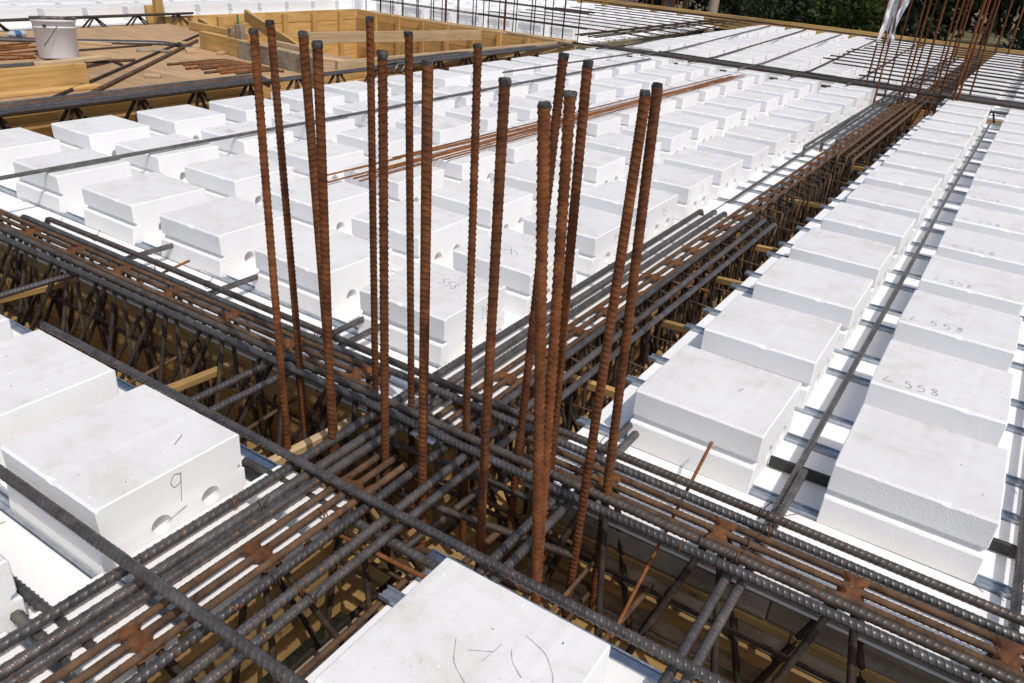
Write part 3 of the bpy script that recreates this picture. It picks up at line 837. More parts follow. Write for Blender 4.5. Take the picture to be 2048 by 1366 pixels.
# ------------------------------------------------------------------ lattice girders
def gusset_mesh(seed):
    q = random.Random(seed)
    vs, fs = [], []
    nx_, ny_ = 8, 8
    for i in range(nx_ + 1):
        for j in range(ny_ + 1):
            u = i / nx_ * 2 - 1; w = j / ny_ * 2 - 1
            lx = .024 + .013 * math.cos(w * 7.5) + q.uniform(-.004, .004)
            e = max(abs(u), abs(w))
            vs.append((u * lx, w * .047, .0050 + .0045 * math.cos(w * 6.6 * 1.2) + .002 * (1 - e ** 3) + q.uniform(-.002, .002) - (.012 if e > .98 else 0)))
    for i in range(nx_):
        for j in range(ny_):
            a = i * (ny_ + 1) + j
            fs.append((a, a + ny_ + 1, a + ny_ + 2, a + 1))
    return mesh('gusset', vs, fs, WELD, True)
GUS = [gusset_mesh(k) for k in range(4)]
def girder(label, axis, lat, a0, a1, ztop, first, pitch, zbot, shift=0.0, half=.085, rt=.0085, rl=.0072, mat=RUSTDARK, legmat=DARK, ribbed=True, gus=True, sp=.039, run=.42, dense=False):
    root = empty('lattice_girder', (a0, lat, ztop) if axis == 'x' else (lat, a0, ztop), 0 if axis == 'x' else math.pi / 2)
    tag(root, label, 'girder', 'welded lattice girders in the trenches')
    L = a1 - a0
    sh = shift if axis == 'x' else -shift          # local y points to -x when the girder runs along y
    rib = (.014, .9, .0010) if ribbed else None
    for k in (-1, 0, 1):
        e0, e1 = rnd.uniform(0, .05), rnd.uniform(0, .05)
        add('top_bar', rod_mesh('top_bar', [(e0, k * sp, 0), (L - e1, k * sp, 0)], rt, mat, ds=.4, nang=10 if ribbed else 6, rib=rib, wobble=.0015), root)
    for k in (-1, 1):
        add('bottom_bar', rod_mesh('bottom_bar', [(0, sh + k * half, zbot - ztop), (L, sh + k * half, zbot - ztop)], .008, legmat, ds=.5, nang=7), root)
    legs = {}
    for sgn in (-1, 1):
        for dr in (-1, 1):
            legs[sgn, dr] = rod_mesh('leg', [(0, sgn * .022, -.004), (dr * pitch * run, sh + sgn * half, zbot - ztop)], rl, legmat, ds=.2, nang=8, rib=(.016, .5, .0011) if ribbed else None)
    if dense:
        for sgn in (-1, 1):
            for dr in (-1, 1):
                legs[sgn, dr * 2] = rod_mesh('leg', [(dr * .035, sgn * .03, -.01), (dr * pitch * .78, sh + sgn * half * .55, zbot - ztop)], rl * .9, legmat, ds=.2, nang=8, rib=(.016, .5, .0011))
    a = first - a0
    while a < L - .02:
        if a > .02:
            if gus: add('gusset', rnd.choice(GUS), root, (a, 0, 0), (0, 0, rnd.choice((0, math.pi))))
            for key, me in legs.items(): add('leg', me, root, (a + .012 * key[1], 0, 0))
        a += pitch
    return root
girder('brown rusty lattice girder in the near stretch of the long trench, bottom left', 'y', -1.100, -.2, 1.28, -.027, -.047, .293, -.42, shift=.10)
girder('long brown lattice girder in the long trench behind the crossing', 'y', -1.100, 1.46, 9.3, -.027, 1.60, .22, -.42, shift=.10, rl=.0065, run=.12)
girder('brown rusty lattice girder in the left half of the cross trench', 'x', 1.505, -4.9, -1.31, 0.0, -4.73, .299, -.42, shift=-.12, half=.10, rl=.0080, dense=True)
girder('brown rusty lattice girder in the right half of the cross trench', 'x', 1.500, -.86, 2.2, 0.0, -.60, .298, -.42, shift=-.12, half=.10, rl=.0088)
girder('grey lattice girder carrying the bundle of bars beside the timber deck', 'y', -5.40, .8, 9.1, -.025, .95, .50, -.42, rt=.0085, rl=.0125, mat=GREYPLAIN, ribbed=False, gus=False, half=.13, sp=.045)
girder('dark lattice girder in front of the distant foam blocks, behind the bucket', 'y', -9.36, 1.5, 6.9, 0.03, 1.7, .55, -.20, rt=.013, rl=.011, mat=DARK, ribbed=False, gus=False, half=.07, sp=.028)
girder('grey lattice girder in the far cross trench', 'x', 9.34, -4.7, 3.0, -.02, -4.5, .3, -.40, rt=.009, mat=GREYPLAIN, ribbed=False, gus=False)
girder('dark lattice girder in the long trench beyond the far beam', 'y', -.98, 9.55, 15.3, -.02, 9.7, .16, -.40, rt=.009, mat=RUSTDARK, ribbed=False, gus=False)

# upright stirrups hanging from the girder: two legs each
for k in range(56):
    y = 1.72 + k * .125
    m_ = DARK if k % 3 else RUSTDARK
    st = empty('stirrup', (-1.03, y, -.04))
    tag(st, 'dark two legged stirrup in the long trench, %s behind the crossing' % ORD[k], 'stirrup', 'stirrups in the long trench')
    for q_, (xt, xb) in enumerate(((-.028, -.03), (.07, .065))):
        dx, dy = rnd.uniform(-.012, .012), rnd.uniform(-.012, .012)
        rod('leg', [(xt, 0, -.004 - .01 * q_), (xb + dx, dy, -.08), (xb + dx, dy + rnd.uniform(-.02, .02), -.40)], .0068, m_, st, nang=7, ds=.1, rib=(.015, .5, .001) if k < 18 else None)
    rod('hook', [(-.028, 0, -.004), (.02, 0, -.012), (.07, 0, -.012)], .0055, m_, st, nang=7, ds=.05)
# side bars low in the trenches
GS = 'thin bars inside the trenches'
for (p0, p1, r, m, lab) in (((-.86, 1.55, -.15), (-.855, 9.0, -.15), .0065, RUSTDARK, 'thin brown bar along the right wall of the long trench'),
                        ((-4.6, 1.47, -.24), (2.0, 1.47, -.24), .0065, DARK, 'thin dark bar low along the far wall of the cross trench'),
                        ((-4.2, 1.20, -.30), (2.0, 1.20, -.30), .0065, DARK, 'thin dark bar low along the near side of the cross trench'),
                        ((-.86, -.2, -.12), (-.86, 1.08, -.12), .0075, RUSTDARK, 'brown ribbed bar beside the bottom foam block inside the long trench'),
                        ((-1.31, .985, -.058), (-.80, 1.03, -.075), .0055, THINRUST, 'thin rusty tie rod under the long trench bars near the foam corner'),
                        ((-1.33, 2.95, -.047), (-.88, 2.99, -.050), .005, THINRUST, 'thin rusty tie rod under the hooked bars of the long trench'),
                        ((-.44, 1.80, .03), (-.425, 1.23, -.19), .0040, THINRUST, 'slanting rusty rod poking through the bars of the cross trench'),
                        ((-2.58, 1.46, -.06), (-2.52, 1.72, .005), .005, THINRUST, 'thin rusty rod end sticking out behind the left cross bars')):
    o = rod('thin_rod', [p0, p1], r, m, nang=8, rib=(.014, .5, .0009))
    tag(o, lab, 'rod', GS)
for k in range(22):
    y = 1.7 + k * .33
    o = rod('tie_rod', [(-1.02, y, -.13 - (k % 2) * .05), (-.845, y + rnd.uniform(-.03, .03), -.13 - (k % 2) * .05)], .0042, RUSTDARK, nang=6, ds=.1)
    tag(o, 'short brown cross rod in the long trench, %s behind the crossing' % ORD[k], 'rod', 'short cross rods in the long trench')
for k, (x, z) in enumerate(((-1.75, -.25), (-1.42, -.28), (-2.3, -.27), (-.48, -.3))):
    o = rod('cross_rod', [(x, 1.17, z), (x + .05, 1.48, z + .07)], .0075 if k % 2 else .0065, RUSTDARK, nang=8, rib=(.015, .5, .001))
    tag(o, 'brown rod across the cross trench low down, %s from the %s' % (('second', 'third', 'first', 'fourth')[k], 'left'), 'rod', 'low rods across the cross trench')
# ties round the column bars and short bars low in the crossing
for k, z in enumerate((-.22, -.33)):
    x0, x1, y0, y1 = -1.52, -.585, 1.19, 1.475
    pts = [(x0, y0, z)] + [(x1, y0, z + .004), (x1 + .004, y1, z + .006), (x0, y1, z + .003), (x0, y0 + .01, z + .012)]
    o = rod('column_tie', pts, .0062, RUSTDARK, nang=8, ds=.04)
    tag(o, 'rectangular rusty tie around the column bars in the crossing, %s' % ('upper one', 'lower one')[k], 'tie', 'ties around the column bars')
for k, (p0, p1) in enumerate((((-1.10, 1.30, -.16), (-.60, 1.36, -.14)), ((-1.08, 1.22, -.24), (-.64, 1.27, -.22)), ((-.98, 1.14, -.19), (-.95, 1.49, -.17)), ((-.88, 1.14, -.27), (-.86, 1.49, -.25)), ((-1.30, 1.42, -.12), (-.70, 1.455, -.11)))):
    o = rod('joint_bar', [p0, p1], .0095, RUSTDARK if k % 2 else GREYBROWN, nang=10, rib=(.0155, 1.0, .0015))
    tag(o, 'short bar low inside the crossing among the column bars, ' + ('near middle one', 'lowest near one', 'one pointing away, left', 'one pointing away, right', 'far upper one')[k], 'rebar', 'short bars low in the crossing')
# binding wire loops
def wire_loop(x, y, z, r, axis):
    pts = []
    for i in range(15):
        t = i / 14 * 2 * math.pi * 1.15
        a, b = math.cos(t) * r, math.sin(t) * r
        pts.append((x + i * .0006, y + a, z + b) if axis == 'x' else (x + a, y + i * .0006, z + b))
    pts.append((pts[-1][0] + .012, pts[-1][1] + .008, pts[-1][2] + .022))
    return pts
wires = [(-1.278, .90, 'y'), (-1.22, .93, 'y'), (-1.09, 1.00, 'y'), (-1.015, .79, 'y'), (-.956, .80, 'y'), (-.919, .80, 'y'), (-.36, 1.398, 'x'), (-.33, 1.44, 'x'), (-2.55, 1.575, 'x'), (-2.3, 1.628, 'x'), (-1.72, 1.575, 'x'), (-1.66, 1.628, 'x'), (-.21, 1.575, 'x'), (-.25, 1.628, 'x')]
for k, (x, y, ax) in enumerate(wires):
    o = rod('binding_wire', wire_loop(x, y, -.027 if ax == 'y' else 0.0, .0145, ax), .0013, DARK if k % 2 else THINRUST, nang=5, ds=.006)
    tag(o, 'thin binding wire twisted round a %s trench bar, %s of fourteen' % ('long' if ax == 'y' else 'cross', ORD[k]), 'wire', 'binding wires on the bars')

# ------------------------------------------------------------------ timber struts, zinc box, black spacers
GT = 'timber spacer struts in the trenches'
for x, z, nm in ((-1.47, -.165, 'nearest the crossing, between the upright bars'), (-2.02, -.165, 'second from the crossing'), (-3.05, -.165, 'at the left edge')):
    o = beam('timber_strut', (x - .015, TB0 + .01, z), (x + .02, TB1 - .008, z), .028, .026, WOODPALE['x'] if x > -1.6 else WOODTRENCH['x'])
    tag(o, 'timber strut across the cross trench, ' + nm, 'timber', GT)
for k, y in enumerate((1.83, 2.16, 2.80, 3.42, 4.0, 5.05, 6.3)):
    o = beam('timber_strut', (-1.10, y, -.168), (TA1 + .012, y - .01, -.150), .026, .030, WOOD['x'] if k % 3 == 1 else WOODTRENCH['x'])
    tag(o, 'small timber strut across the long trench, %s behind the crossing' % ORD[k], 'timber', GT)
o = beam('timber_strut', (-1.1, .55, -.30), (-.85, .55, -.30), .05, .05, WOODGREY['x'])
tag(o, 'grey timber strut low in the near stretch of the long trench', 'timber', GT)
zb = empty('sheet_metal_box', (-1.13, 1.53, -.10))
tag(zb, 'small open folded zinc box at the foam corner of the crossing', 'metal box')
for nm, a in (('top_plate', (-.055, .03, -.05, .06, .045, .049)), ('side_plate', (.031, .034, -.05, .06, -.02, .0445)), ('front_plate', (-.055, .03, -.054, -.051, -.02, .0445)), ('flange', (-.055, .03, -.10, -.0545, .030, .034))):
    box(nm, *a, ZINC, zb, .001)
for k, (x0, x1, y, lab) in enumerate(((-.314, -.145, 1.985, 'black flat spacer between the two front blocks right of the trench'), (.228, .40, 1.99, 'black flat spacer right of the front block marked by the right edge'),
                                   (-1.42, -1.20, 1.045, 'black flat spacer between the block marked 9 and the cross trench edge'), (-.34, -.12, .80, 'black flat spacer right of the bottom foam block'))):
    o = beam('flat_spacer', (x0, y, ZF + .022), (x1, y + .005, ZF + .022), .012, .036, BLACK)
    tag(o, lab, 'spacer', 'black flat spacers')

# ------------------------------------------------------------------ grey bundle beside the deck
GQ = 'grey bars bundled beside the timber deck'
for k, (dx, z, m) in enumerate(((-5.52, .010, GREYPLAIN), (-5.48, .018, GREYPLAIN), (-5.44, .010, RUSTDARK), (-5.40, .014, RUSTDARK), (-5.355, .014, GREYPLAIN), (-5.315, .018, GREYPLAIN), (-5.275, .010, GREYPLAIN))):
    e = 4.55 + rnd.uniform(-.08, .1)
    o = rod('bundle_bar', [(dx, 1.2, z), (dx, e - .08, z)] + arc((dx, e - .08, z), (dx, e, z), (dx + .02, e + .03, z - .06)), .0148, m, nang=10, ds=.12)
    tag(o, 'thick %s bar in the near bundle beside the timber deck, %s from the left' % ('brown' if m is RUSTDARK else 'grey', ORD[k]), 'rebar', GQ)
for k, (dx, z, m) in enumerate(((-5.56, -.012, GREYPLAIN), (-5.515, .0, GREYPLAIN), (-5.47, -.008, RUSTDARK), (-5.42, .0, GREYPLAIN), (-5.37, -.012, GREYPLAIN), (-5.32, .0, GREYPLAIN), (-5.27, .002, GREYPLAIN))):
    s0 = 6.2 + rnd.uniform(-.08, .08)
    start = [(dx + .02, s0 - .06, z - .07)] + arc((dx + .01, s0 - .03, z - .03), (dx, s0, z), (dx, s0 + .07, z)) 
    o = rod('bundle_bar', start + [(dx + .06, 9.7, z)], .0148, m, nang=10, ds=.12)
    tag(o, 'thick %s bar in the far bundle beside the timber box, %s from the left' % ('brown' if m is RUSTDARK else 'grey', ORD[k]), 'rebar', GQ)

# ------------------------------------------------------------------ far beam bars, grid of bars over the far blocks
for k, (y, z, r, m) in enumerate(((9.02, .095, .012, DARK), (9.10, .10, .012, GREYPLAIN), (9.19, .095, .011, DARK), (9.27, .09, .012, GREYPLAIN), (9.35, .095, .011, DARK))):
    o = rod('beam_bar', [(-4.9 + .25 * k, y - .07, z), (-1.4, y - .05, z), (3.0, y + .03, z)], r, m, nang=8, ds=.4)
    tag(o, 'dark bar along the far cross beam, %s from the near side' % ORD[k], 'rebar', 'bars along the far cross beam')
n = 0
for k in range(6):
    x = -1.63 - .556 * k
    xa, xb = x + .02, x - .22 - .06 * k
    o = rod('grid_bar', [(xa, 8.75 - .03 * k, ZT + .03), (xa, 9.5, ZT + .02), (xb, 15.2, ZT + .02)], .010, DARK if k % 2 else GREYPLAIN, nang=7, ds=.4)
    tag(o, 'dark bar lying lengthways on the far foam blocks, %s left of the long trench' % ORD[k], 'rebar', 'lengthways bars on the far foam blocks')
    gb = empty('bar_chair', (xa, 8.98, ZF))
    tag(gb, 'small dark wire bar support under the far beam, %s left of the long trench' % ORD[k], 'bar support', 'wire supports under the far beam bars')
    for q in (-.03, .03):
        rod('leg', [(q, -.02, .0), (q * .5, 0, .185)], .006, DARK, gb, nang=6, ds=.1)
        rod('leg', [(q + .012, .05, .0), (q * .5, .06, .185)], .006, DARK, gb, nang=6, ds=.1)
    rod('top_bar', [(-.06, .0, .187), (.06, .03, .187)], .006, DARK, gb, nang=6, ds=.1)
for k in range(14):
    y = 9.62 + .415 * k
    xa = -2.05 - rnd.uniform(0, .35) + (.45 if k < 2 else 0) - .02 * k
    o = rod('grid_bar', [(xa, y, ZT + .034), (-.2, y + rnd.uniform(-.02, .02), ZT + .034), (3.0, y + .02, ZT + .034)], .0085, DARK, nang=7, ds=.5)
    tag(o, 'dark bar lying across the long trench beyond the far beam, %s from the near side' % ORD[k], 'rebar', 'crossways bars on the far foam blocks')
    if k % 3 == 1:
        o = rod('grid_bar', [(xa + .6, y + .03, ZT + .034), (.9 + rnd.uniform(-.3, .4), y + .035, ZT + .034)], .0095, DARK, nang=7, ds=.5)
        tag(o, 'short dark lap bar beside the %s crossways bar beyond the far beam' % ORD[k], 'rebar', 'crossways bars on the far foam blocks')
for k in range(10):
    y = 10.55 + .53 * k
    xe = -4.55 + rnd.uniform(-.1, .1)
    o = rod('grid_bar', [(-7.4 - rnd.uniform(0, .5), y, ZT + .034), (xe - .08, y, ZT + .034)] + arc((xe - .08, y, ZT + .034), (xe, y, ZT + .034), (xe + .02, y - .08, ZT + .034)), .0085, DARK, nang=7, ds=.5)
    tag(o, 'dark bent bar across the far stretch of the left trench, %s from the timber box' % ORD[k], 'rebar', 'bent bars across the far left trench')
for k, x in enumerate((-5.5, -5.42, -5.3, -5.2)):
    o = rod('beam_bar', [(x, 10.1, ZT - .02), (x, 15.5, ZT - .02)], .010, DARK, nang=7, ds=.5)
    tag(o, 'dark bar along the far stretch of the left trench, %s from the left' % ORD[k], 'rebar', 'bars along the far left trench')

# ------------------------------------------------------------------ far columns and the sheet
FC = [(-1.50, 9.13, .0088), (-1.46, 9.29, .0088), (-1.34, 8.92, .009), (-1.30, 9.18, .0075), (-1.10, 9.01, .0095), (-1.07, 9.15, .0075), (-.97, 8.98, .011), (-.83, 8.97, .0095),
      (-.78, 9.05, .0085), (-.645, 8.94, .013), (-.615, 8.97, .012), (-.90, 9.45, .008), (-1.2, 9.5, .008), (-.55, 9.5, .0085)]
FCS = sorted(range(len(FC)), key=lambda i: FC[i][0] + .2 * FC[i][1])
for n_, i in enumerate(FCS):
    x, y, r = FC[i]
    lx, ly = rnd.uniform(-.02, .02), rnd.uniform(-.02, .02)
    o = rod('column_bar', [(x, y, -.37), (x + lx * .4, y + ly * .4, .6), (x + lx, y + ly, 1.55)], r, RUST, nang=8, ds=.3, wobble=.003)
    tag(o, 'rusty upright bar of the far right column, %s of fourteen counted from the left' % ORD[n_], 'rebar', 'rusty upright bars of the far right column')
for k, (x, y) in enumerate(((-7.61, 16.4), (-7.4, 16.55), (-7.2, 16.4), (-7.05, 16.6), (-6.9, 16.35), (-6.75, 16.5), (-6.6, 16.3), (-6.45, 16.45))):
    o = rod('column_bar', [(x, y, -.3), (x + rnd.uniform(-.03, .03), y, 1.1)], .016, RUST, nang=7, ds=.4)
    tag(o, 'rusty upright bar of the distant column at the deck edge, %s from the left' % ORD[k], 'rebar', 'rusty upright bars of the distant column')
for k, (x, y) in enumerate(((-1.25, 15.0), (-.95, 15.2), (-.72, 15.1), (-.55, 15.3))):
    o = rod('column_bar', [(x, y, -.3), (x, y, 2.2)], .015, RUST, nang=7, ds=.4)
    tag(o, 'rusty upright bar of the column at the right deck edge, %s from the left' % ORD[k], 'rebar', 'rusty upright bars at the right deck edge')
# crumpled sheet hanging on the far column
def sheet():
    nu, nv = 26, 40
    vs, fs = [], []
    q = random.Random(5)
    for j in range(nv + 1):
        t = j / nv
        z = 1.5 - t * .93
        wdt = .066 + .018 * t - .016 * math.sin(t * 9)
        for i in range(nu + 1):
            u = i / nu * 2 - 1
            fold = .018 * math.sin(u * 5 + t * 4) + .012 * math.sin(u * 11 - t * 9) + .010 * math.sin(u * 4 + t * 23) + .010 * math.sin(t * 37 - u * 9) + q.uniform(-.006, .006)
            drop = -.10 * max(0, u - .2) - .06 * math.sin(u * 5) * t
            split = .0
            vs.append((u * wdt + .03 * math.sin(t * 5), fold + .03 * math.cos(u * 3), z + drop * t))
    for j in range(nv):
        for i in range(nu):
            if j > 31 and 12 <= i <= 13 + (j - 31) // 4: continue
            a = j * (nu + 1) + i
            fs.append((a, a + 1, a + nu + 2, a + nu + 1))
    return mesh('plastic_sheet', vs, fs, CLOTH, True)
sh = add('plastic_sheet', sheet(), None, (-1.36, 8.93, .0))
md = sh.modifiers.new('thickness', 'SOLIDIFY'); md.thickness = .003
tag(sh, 'crumpled white plastic sheet hanging on the far right column bars', 'sheet')

# ------------------------------------------------------------------ bar mesh behind the timber box
n_ = 0
for row, y in enumerate((10.14, 10.30)):
    for k in range(15):
        x = -9.35 + k * .262 + rnd.uniform(-.05, .05) + row * .09
        thick = .016 if (row == 0 and k in (6, 10)) else .0075
        o = rod('wall_bar', [(x, y, -.1), (x + rnd.uniform(-.02, .02), y, 1.4)], thick, RUST if thick > .01 else DARK, nang=6, ds=.5)
        tag(o, 'upright %s bar behind the timber box, %s row, %s from the left' % ('thick rusty' if thick > .01 else 'thin dark', 'near' if row == 0 else 'far', ORD[k]), 'rebar', 'upright bars of the wall mesh')
    for k, z in enumerate((.14, .34, .56, .78)):
        o = rod('wall_bar', [(-9.5, y + .012, z), (-5.35, y + .012, z)], .0065, DARK, nang=6, ds=.8)
        tag(o, 'level dark bar of the wall mesh behind the timber box, %s row, %s from below' % ('near' if row == 0 else 'far', ORD[k]), 'rebar', 'level bars of the wall mesh')

# ------------------------------------------------------------------ timber deck and what lies on it
ZD = -.06
deck = empty('timber_deck', (-7.2, 3.7, ZD))
tag(deck, 'brown plywood working deck left of the grey bar bundle', kind='structure')
y = .8
while y < 6.35:
    w_ = .5
    o = box('deck_board', -9.2, -5.66, y + .002, min(y + w_, 6.4) - .002, ZD - .03, ZD + rnd.uniform(-.002, .001), PLY, None, .003)
    o.parent = deck; o.location = Vector(o.location) - Vector(deck.location)
    y += w_
def lying(name, pts, r, mat, label, group, z=ZD):
    o = rod(name, [(p[0], p[1], z + r + (p[2] if len(p) > 2 else 0)) for p in pts], r, mat, nang=7, ds=.1)
    return tag(o, label, 'rebar', group)
GD = 'loose bars on the timber deck'
lying('loose_bar', [(-5.78, 3.0), (-8.15, 6.05)], .0125, DARK, 'long dark bar lying slantwise across the deck, left of the pair', GD)
lying('loose_bar', [(-5.66, 3.15), (-7.75, 5.72)], .0165, RUSTDARK, 'long brown bar lying slantwise across the deck, right of the pair', GD)
for k in range(4):
    d = k * .035
    lying('loose_bar', [(-8.75 + d, 4.0), (-8.25 + d, 4.62), (-7.82 + d, 5.25), (-7.72 + d, 5.33, -.0), (-7.42 + d, 5.33)], .017, GREYPLAIN, 'dark grey bent bar in the pile behind the bucket, %s from the left' % ORD[k], GD)
lying('loose_bar', [(-7.7, 4.36), (-7.72, 5.15)], .010, DARK, 'thin dark bar lying on the deck beside the bucket', GD)
for k in range(7):
    x = -7.62 - .09 * k
    lying('loose_bar', [(x, 3.2 + rnd.uniform(-.2, .2), .02 * (k % 3)), (x + rnd.uniform(-.2, .3), 4.05 + rnd.uniform(-.25, .2), .02 * (k % 2))], .010, THINRUST, 'thin rusty rod in the pile left of the bucket, %s from the right' % ORD[k], GD)
for k in range(4):
    lying('loose_bar', [(-6.98 + .06 * k, 2.6, .03), (-6.92 + .06 * k, 3.98 - .04 * k, .03)], .019, GREYPLAIN if k < 2 else RUSTDARK, 'thick %s bar lying behind the yellow plank, %s from the back' % ('grey' if k < 2 else 'brown', ORD[k]), GD)
lying('loose_bar', [(-7.1, 3.95), (-6.95, 4.45)], .014, RUSTDARK, 'short brown bar lying beyond the pale plank', GD)
lying('loose_bar', [(-7.1, 4.3), (-6.8, 4.22)], .012, DARK, 'short dark bar end beside the pale plank', GD)
for k in range(9):
    x = -6.62 + .085 * k
    lying('loose_bar', [(x, 4.55 + .1 * (k % 3)), (x + .0, 5.06), (x + .06, 5.17), (x + .13, 5.18)], .012, THINRUST if k % 2 else RUSTDARK, 'rusty bent bar on the deck before the timber box, %s from the left' % ORD[k], GD)
GP = 'planks on the timber deck'
o = beam('plank', (-6.22, 1.9, ZD + .085), (-6.16, 3.52, ZD + .085), .05, .165, WOOD['x']); tag(o, 'yellow plank standing on edge at the left end of the deck', 'plank', GP)
o = beam('plank', (-6.12, 1.9, ZD + .012), (-6.05, 3.55, ZD + .012), .10, .022, WOOD['x']); tag(o, 'flat yellow plank at the foot of the standing one', 'plank', GP)
o = beam('plank', (-6.62, 3.42, ZD + .10), (-7.0, 4.20, ZD + .05), .10, .03, WOODPALE['x']); tag(o, 'pale splintered plank lying over the bars behind the yellow plank', 'plank', GP)
o = beam('plank', (-7.36, 5.50, ZD + .085), (-6.62, 5.44, ZD + .085), .07, .165, WOOD['x']); tag(o, 'yellow timber block on edge at the near corner of the box', 'plank', GP)
o = beam('plank', (-8.62, 6.3, ZD + .05), (-7.45, 6.2, ZD + .05), .06, .09, WOOD['x']); tag(o, 'yellow batten on the deck in front of the box', 'plank', GP)
for k in range(14):
    x, y = rnd.uniform(-8.4, -6.0), rnd.uniform(2.6, 6.0)
    L_, a = rnd.uniform(.12, .5), rnd.uniform(0, 3.1)
    o = beam('offcut', (x, y, ZD + .014), (x + L_ * math.cos(a), y + L_ * math.sin(a), ZD + .014), rnd.uniform(.03, .09), .024, (WOODPALE if k % 3 else WOODGREY)['x'])
    tag(o, 'timber offcut scattered on the plywood deck, %s of fourteen' % ORD[k], 'offcut', 'timber offcuts on the deck')
# bucket
def lathe(prof, n=36):
    vs = [(r * math.cos(2 * math.pi * k / n), r * math.sin(2 * math.pi * k / n), z) for r, z in prof for k in range(n)]
    fs = [(i * n + k, i * n + (k + 1) % n, (i + 1) * n + (k + 1) % n, (i + 1) * n + k) for i in range(len(prof) - 1) for k in range(n)]
    return vs, fs
bk_ = empty('bucket', (-7.42, 4.02, ZD))
bk_.rotation_euler = (math.radians(-3), math.radians(-5), 0)
tag(bk_, 'white plastic bucket with cement stains and a wire handle on the timber deck', 'bucket')
vs, fs = lathe([(.001, .002), (.152, .0), (.160, .01), (.172, .30), (.180, .302), (.182, .315), (.179, .338), (.173, .338), (.168, .30), (.154, .02), (.001, .018)])
add('bucket_body', mesh('bucket_body', vs, fs, BUCKET, True), bk_)
vs, fs = lathe([(.178, .318), (.1845, .325), (.183, .346), (.172, .349), (.166, .325)])
add('rim', mesh('rim', vs, fs, BUCKETIN, True), bk_)
vs, fs = lathe([(.1685, .250), (.1725, .254), (.1735, .262), (.1695, .266)])
add('ring', mesh('ring', vs, fs, BUCKET, True), bk_)
hp = []
for i in range(13):
    t = math.pi * i / 12
    a = math.cos(t) * .19; b = -math.sin(t) * .19
    hp.append((.78 * a - .30 * b * 1.0 + .02, -.62 * a * .6 + .92 * b * .95 - .0, .27 - math.sin(t) * .16))
hp = [(p[0] * .95 + .02, p[1], p[2]) for p in hp]
rod('handle', hp, .0035, DARK, bk_, nang=6, ds=.03)
add('bracket', boxmesh('bracket', -.012, .012, -.012, .012, -.012, .012, BUCKETIN), bk_, (.13, -.155, .27))
bt = empty('bottle', (-8.62, 4.28, ZD + .045), 0)
bt.scale = (.62, .62, .62)
tag(bt, 'clear plastic bottle with a blue label lying behind the bucket', 'bottle')
vs, fs = lathe([(.001, -.17), (.05, -.168), (.055, -.15), (.055, .08), (.02, .15), (.018, .17), (.001, .171)], 20)
bb = add('bottle_body', mesh('bottle_body', vs, fs, BOTTLE, True), bt, (0, 0, .01), (math.radians(88), 0, math.radians(15)))
vs, fs = lathe([(.0555, -.06), (.0565, -.058), (.0565, .055), (.0555, .057)], 20)
add('bottle_label', mesh('bottle_label', vs, fs, BLUE, True), bt, (0, 0, .01), (math.radians(88), 0, math.radians(15)))

# ------------------------------------------------------------------ timber box round the stair opening
BX0, BX1, BY0, BY1 = -9.38, -5.66, 5.72, 9.92
bx = empty('timber_box', (-7.5, 7.8, -.7))
tag(bx, 'yellow board box round the stair opening with braces inside', 'formwork')
def inbox(o):
    o.parent = bx
    o.matrix_basis = Matrix.Translation((7.5, -7.8, .7)) @ o.matrix_basis
    return o
for k in range(5):
    z1 = .0 - .15 * k; z0 = z1 - .147
    for (a, b) in ((6.5, 8.1), (8.103, BY1)):
        inbox(box('board', BX0 - .03, BX0 + rnd.uniform(-.004, .004), a, b, z0, z1, WOOD['y']))
    for (a, b) in ((BX0, -7.9), (-7.897, -6.6), (-6.597, BX1 + .2)):
        inbox(box('board', a, b, BY1, BY1 + .03 + rnd.uniform(-.004, .004), z0, z1, WOOD['x']))
    if k: 
        for (a, b) in ((BY0, 7.4), (7.403, BY1)): inbox(box('board', BX1 + .0, BX1 + .03, a, b, z0, z1, WOOD['y']))
        inbox(box('board', BX0 + .4, BX1, BY0 - .03, BY0, z0, z1, WOOD['x']))
inbox(box('floor_board', BX0, BX1, BY0, BY1, -.80, -.76, PLY))
for k in range(8):
    x = -9.0 + .47 * k
    inbox(box('stud', x, x + .07, BY1 - .04, BY1 - .002, -.72, -.012, WOOD['z']))
for k in range(6):
    y = 6.7 + .56 * k
    inbox(box('stud', BX0 + .006, BX0 + .05, y, y + .08, -.72, -.02, WOOD['z']))
inbox(beam('top_rail', (BX1 - .02, BY0 + .0, -.045), (BX1 + .36, 9.75, -.03), .045, .13, WOODPALE['x']))
inbox(beam('front_board', (-6.66, 5.40, .022), (-5.42, 5.27, .022), .035, .165, WOODGREY['x']))
inbox(beam('grey_post', (-6.72, 5.46, -.055), (-6.72, 5.46, .24), .05, .10, WOODGREY['x']))
inbox(beam('grey_post', (-6.86, 5.46, -.055), (-6.86, 5.46, .20), .03, .05, WOODGREY['x']))
inbox(beam('upright', (-5.62, 5.42, -.4), (-5.62, 5.42, .20), .06, .09, WOODPALE['x']))
inbox(beam('cleat', (-6.3, 5.46, .13), (-5.7, 5.40, .13), .04, .05, WOODPALE['x']))
inbox(beam('brace', (-9.2, 7.6, -.0), (-6.0, 6.6, -.50), .05, .15, WOOD['x']))
inbox(beam('brace', (-9.25, 6.9, -.08), (-6.2, 6.0, -.42), .05, .14, WOOD['x']))
inbox(beam('ledger', (-7.5, 7.1, -.06), (-6.55, 9.35, -.03), .035, .13, WOODPALE['x']))
inbox(beam('upright', (-6.2, 6.55, -.6), (-6.2, 6.55, -.12), .07, .09, WOODPALE['x']))
inbox(beam('upright', (-6.1, 7.35, -.5), (-6.1, 7.35, -.10), .07, .09, WOODPALE['x']))
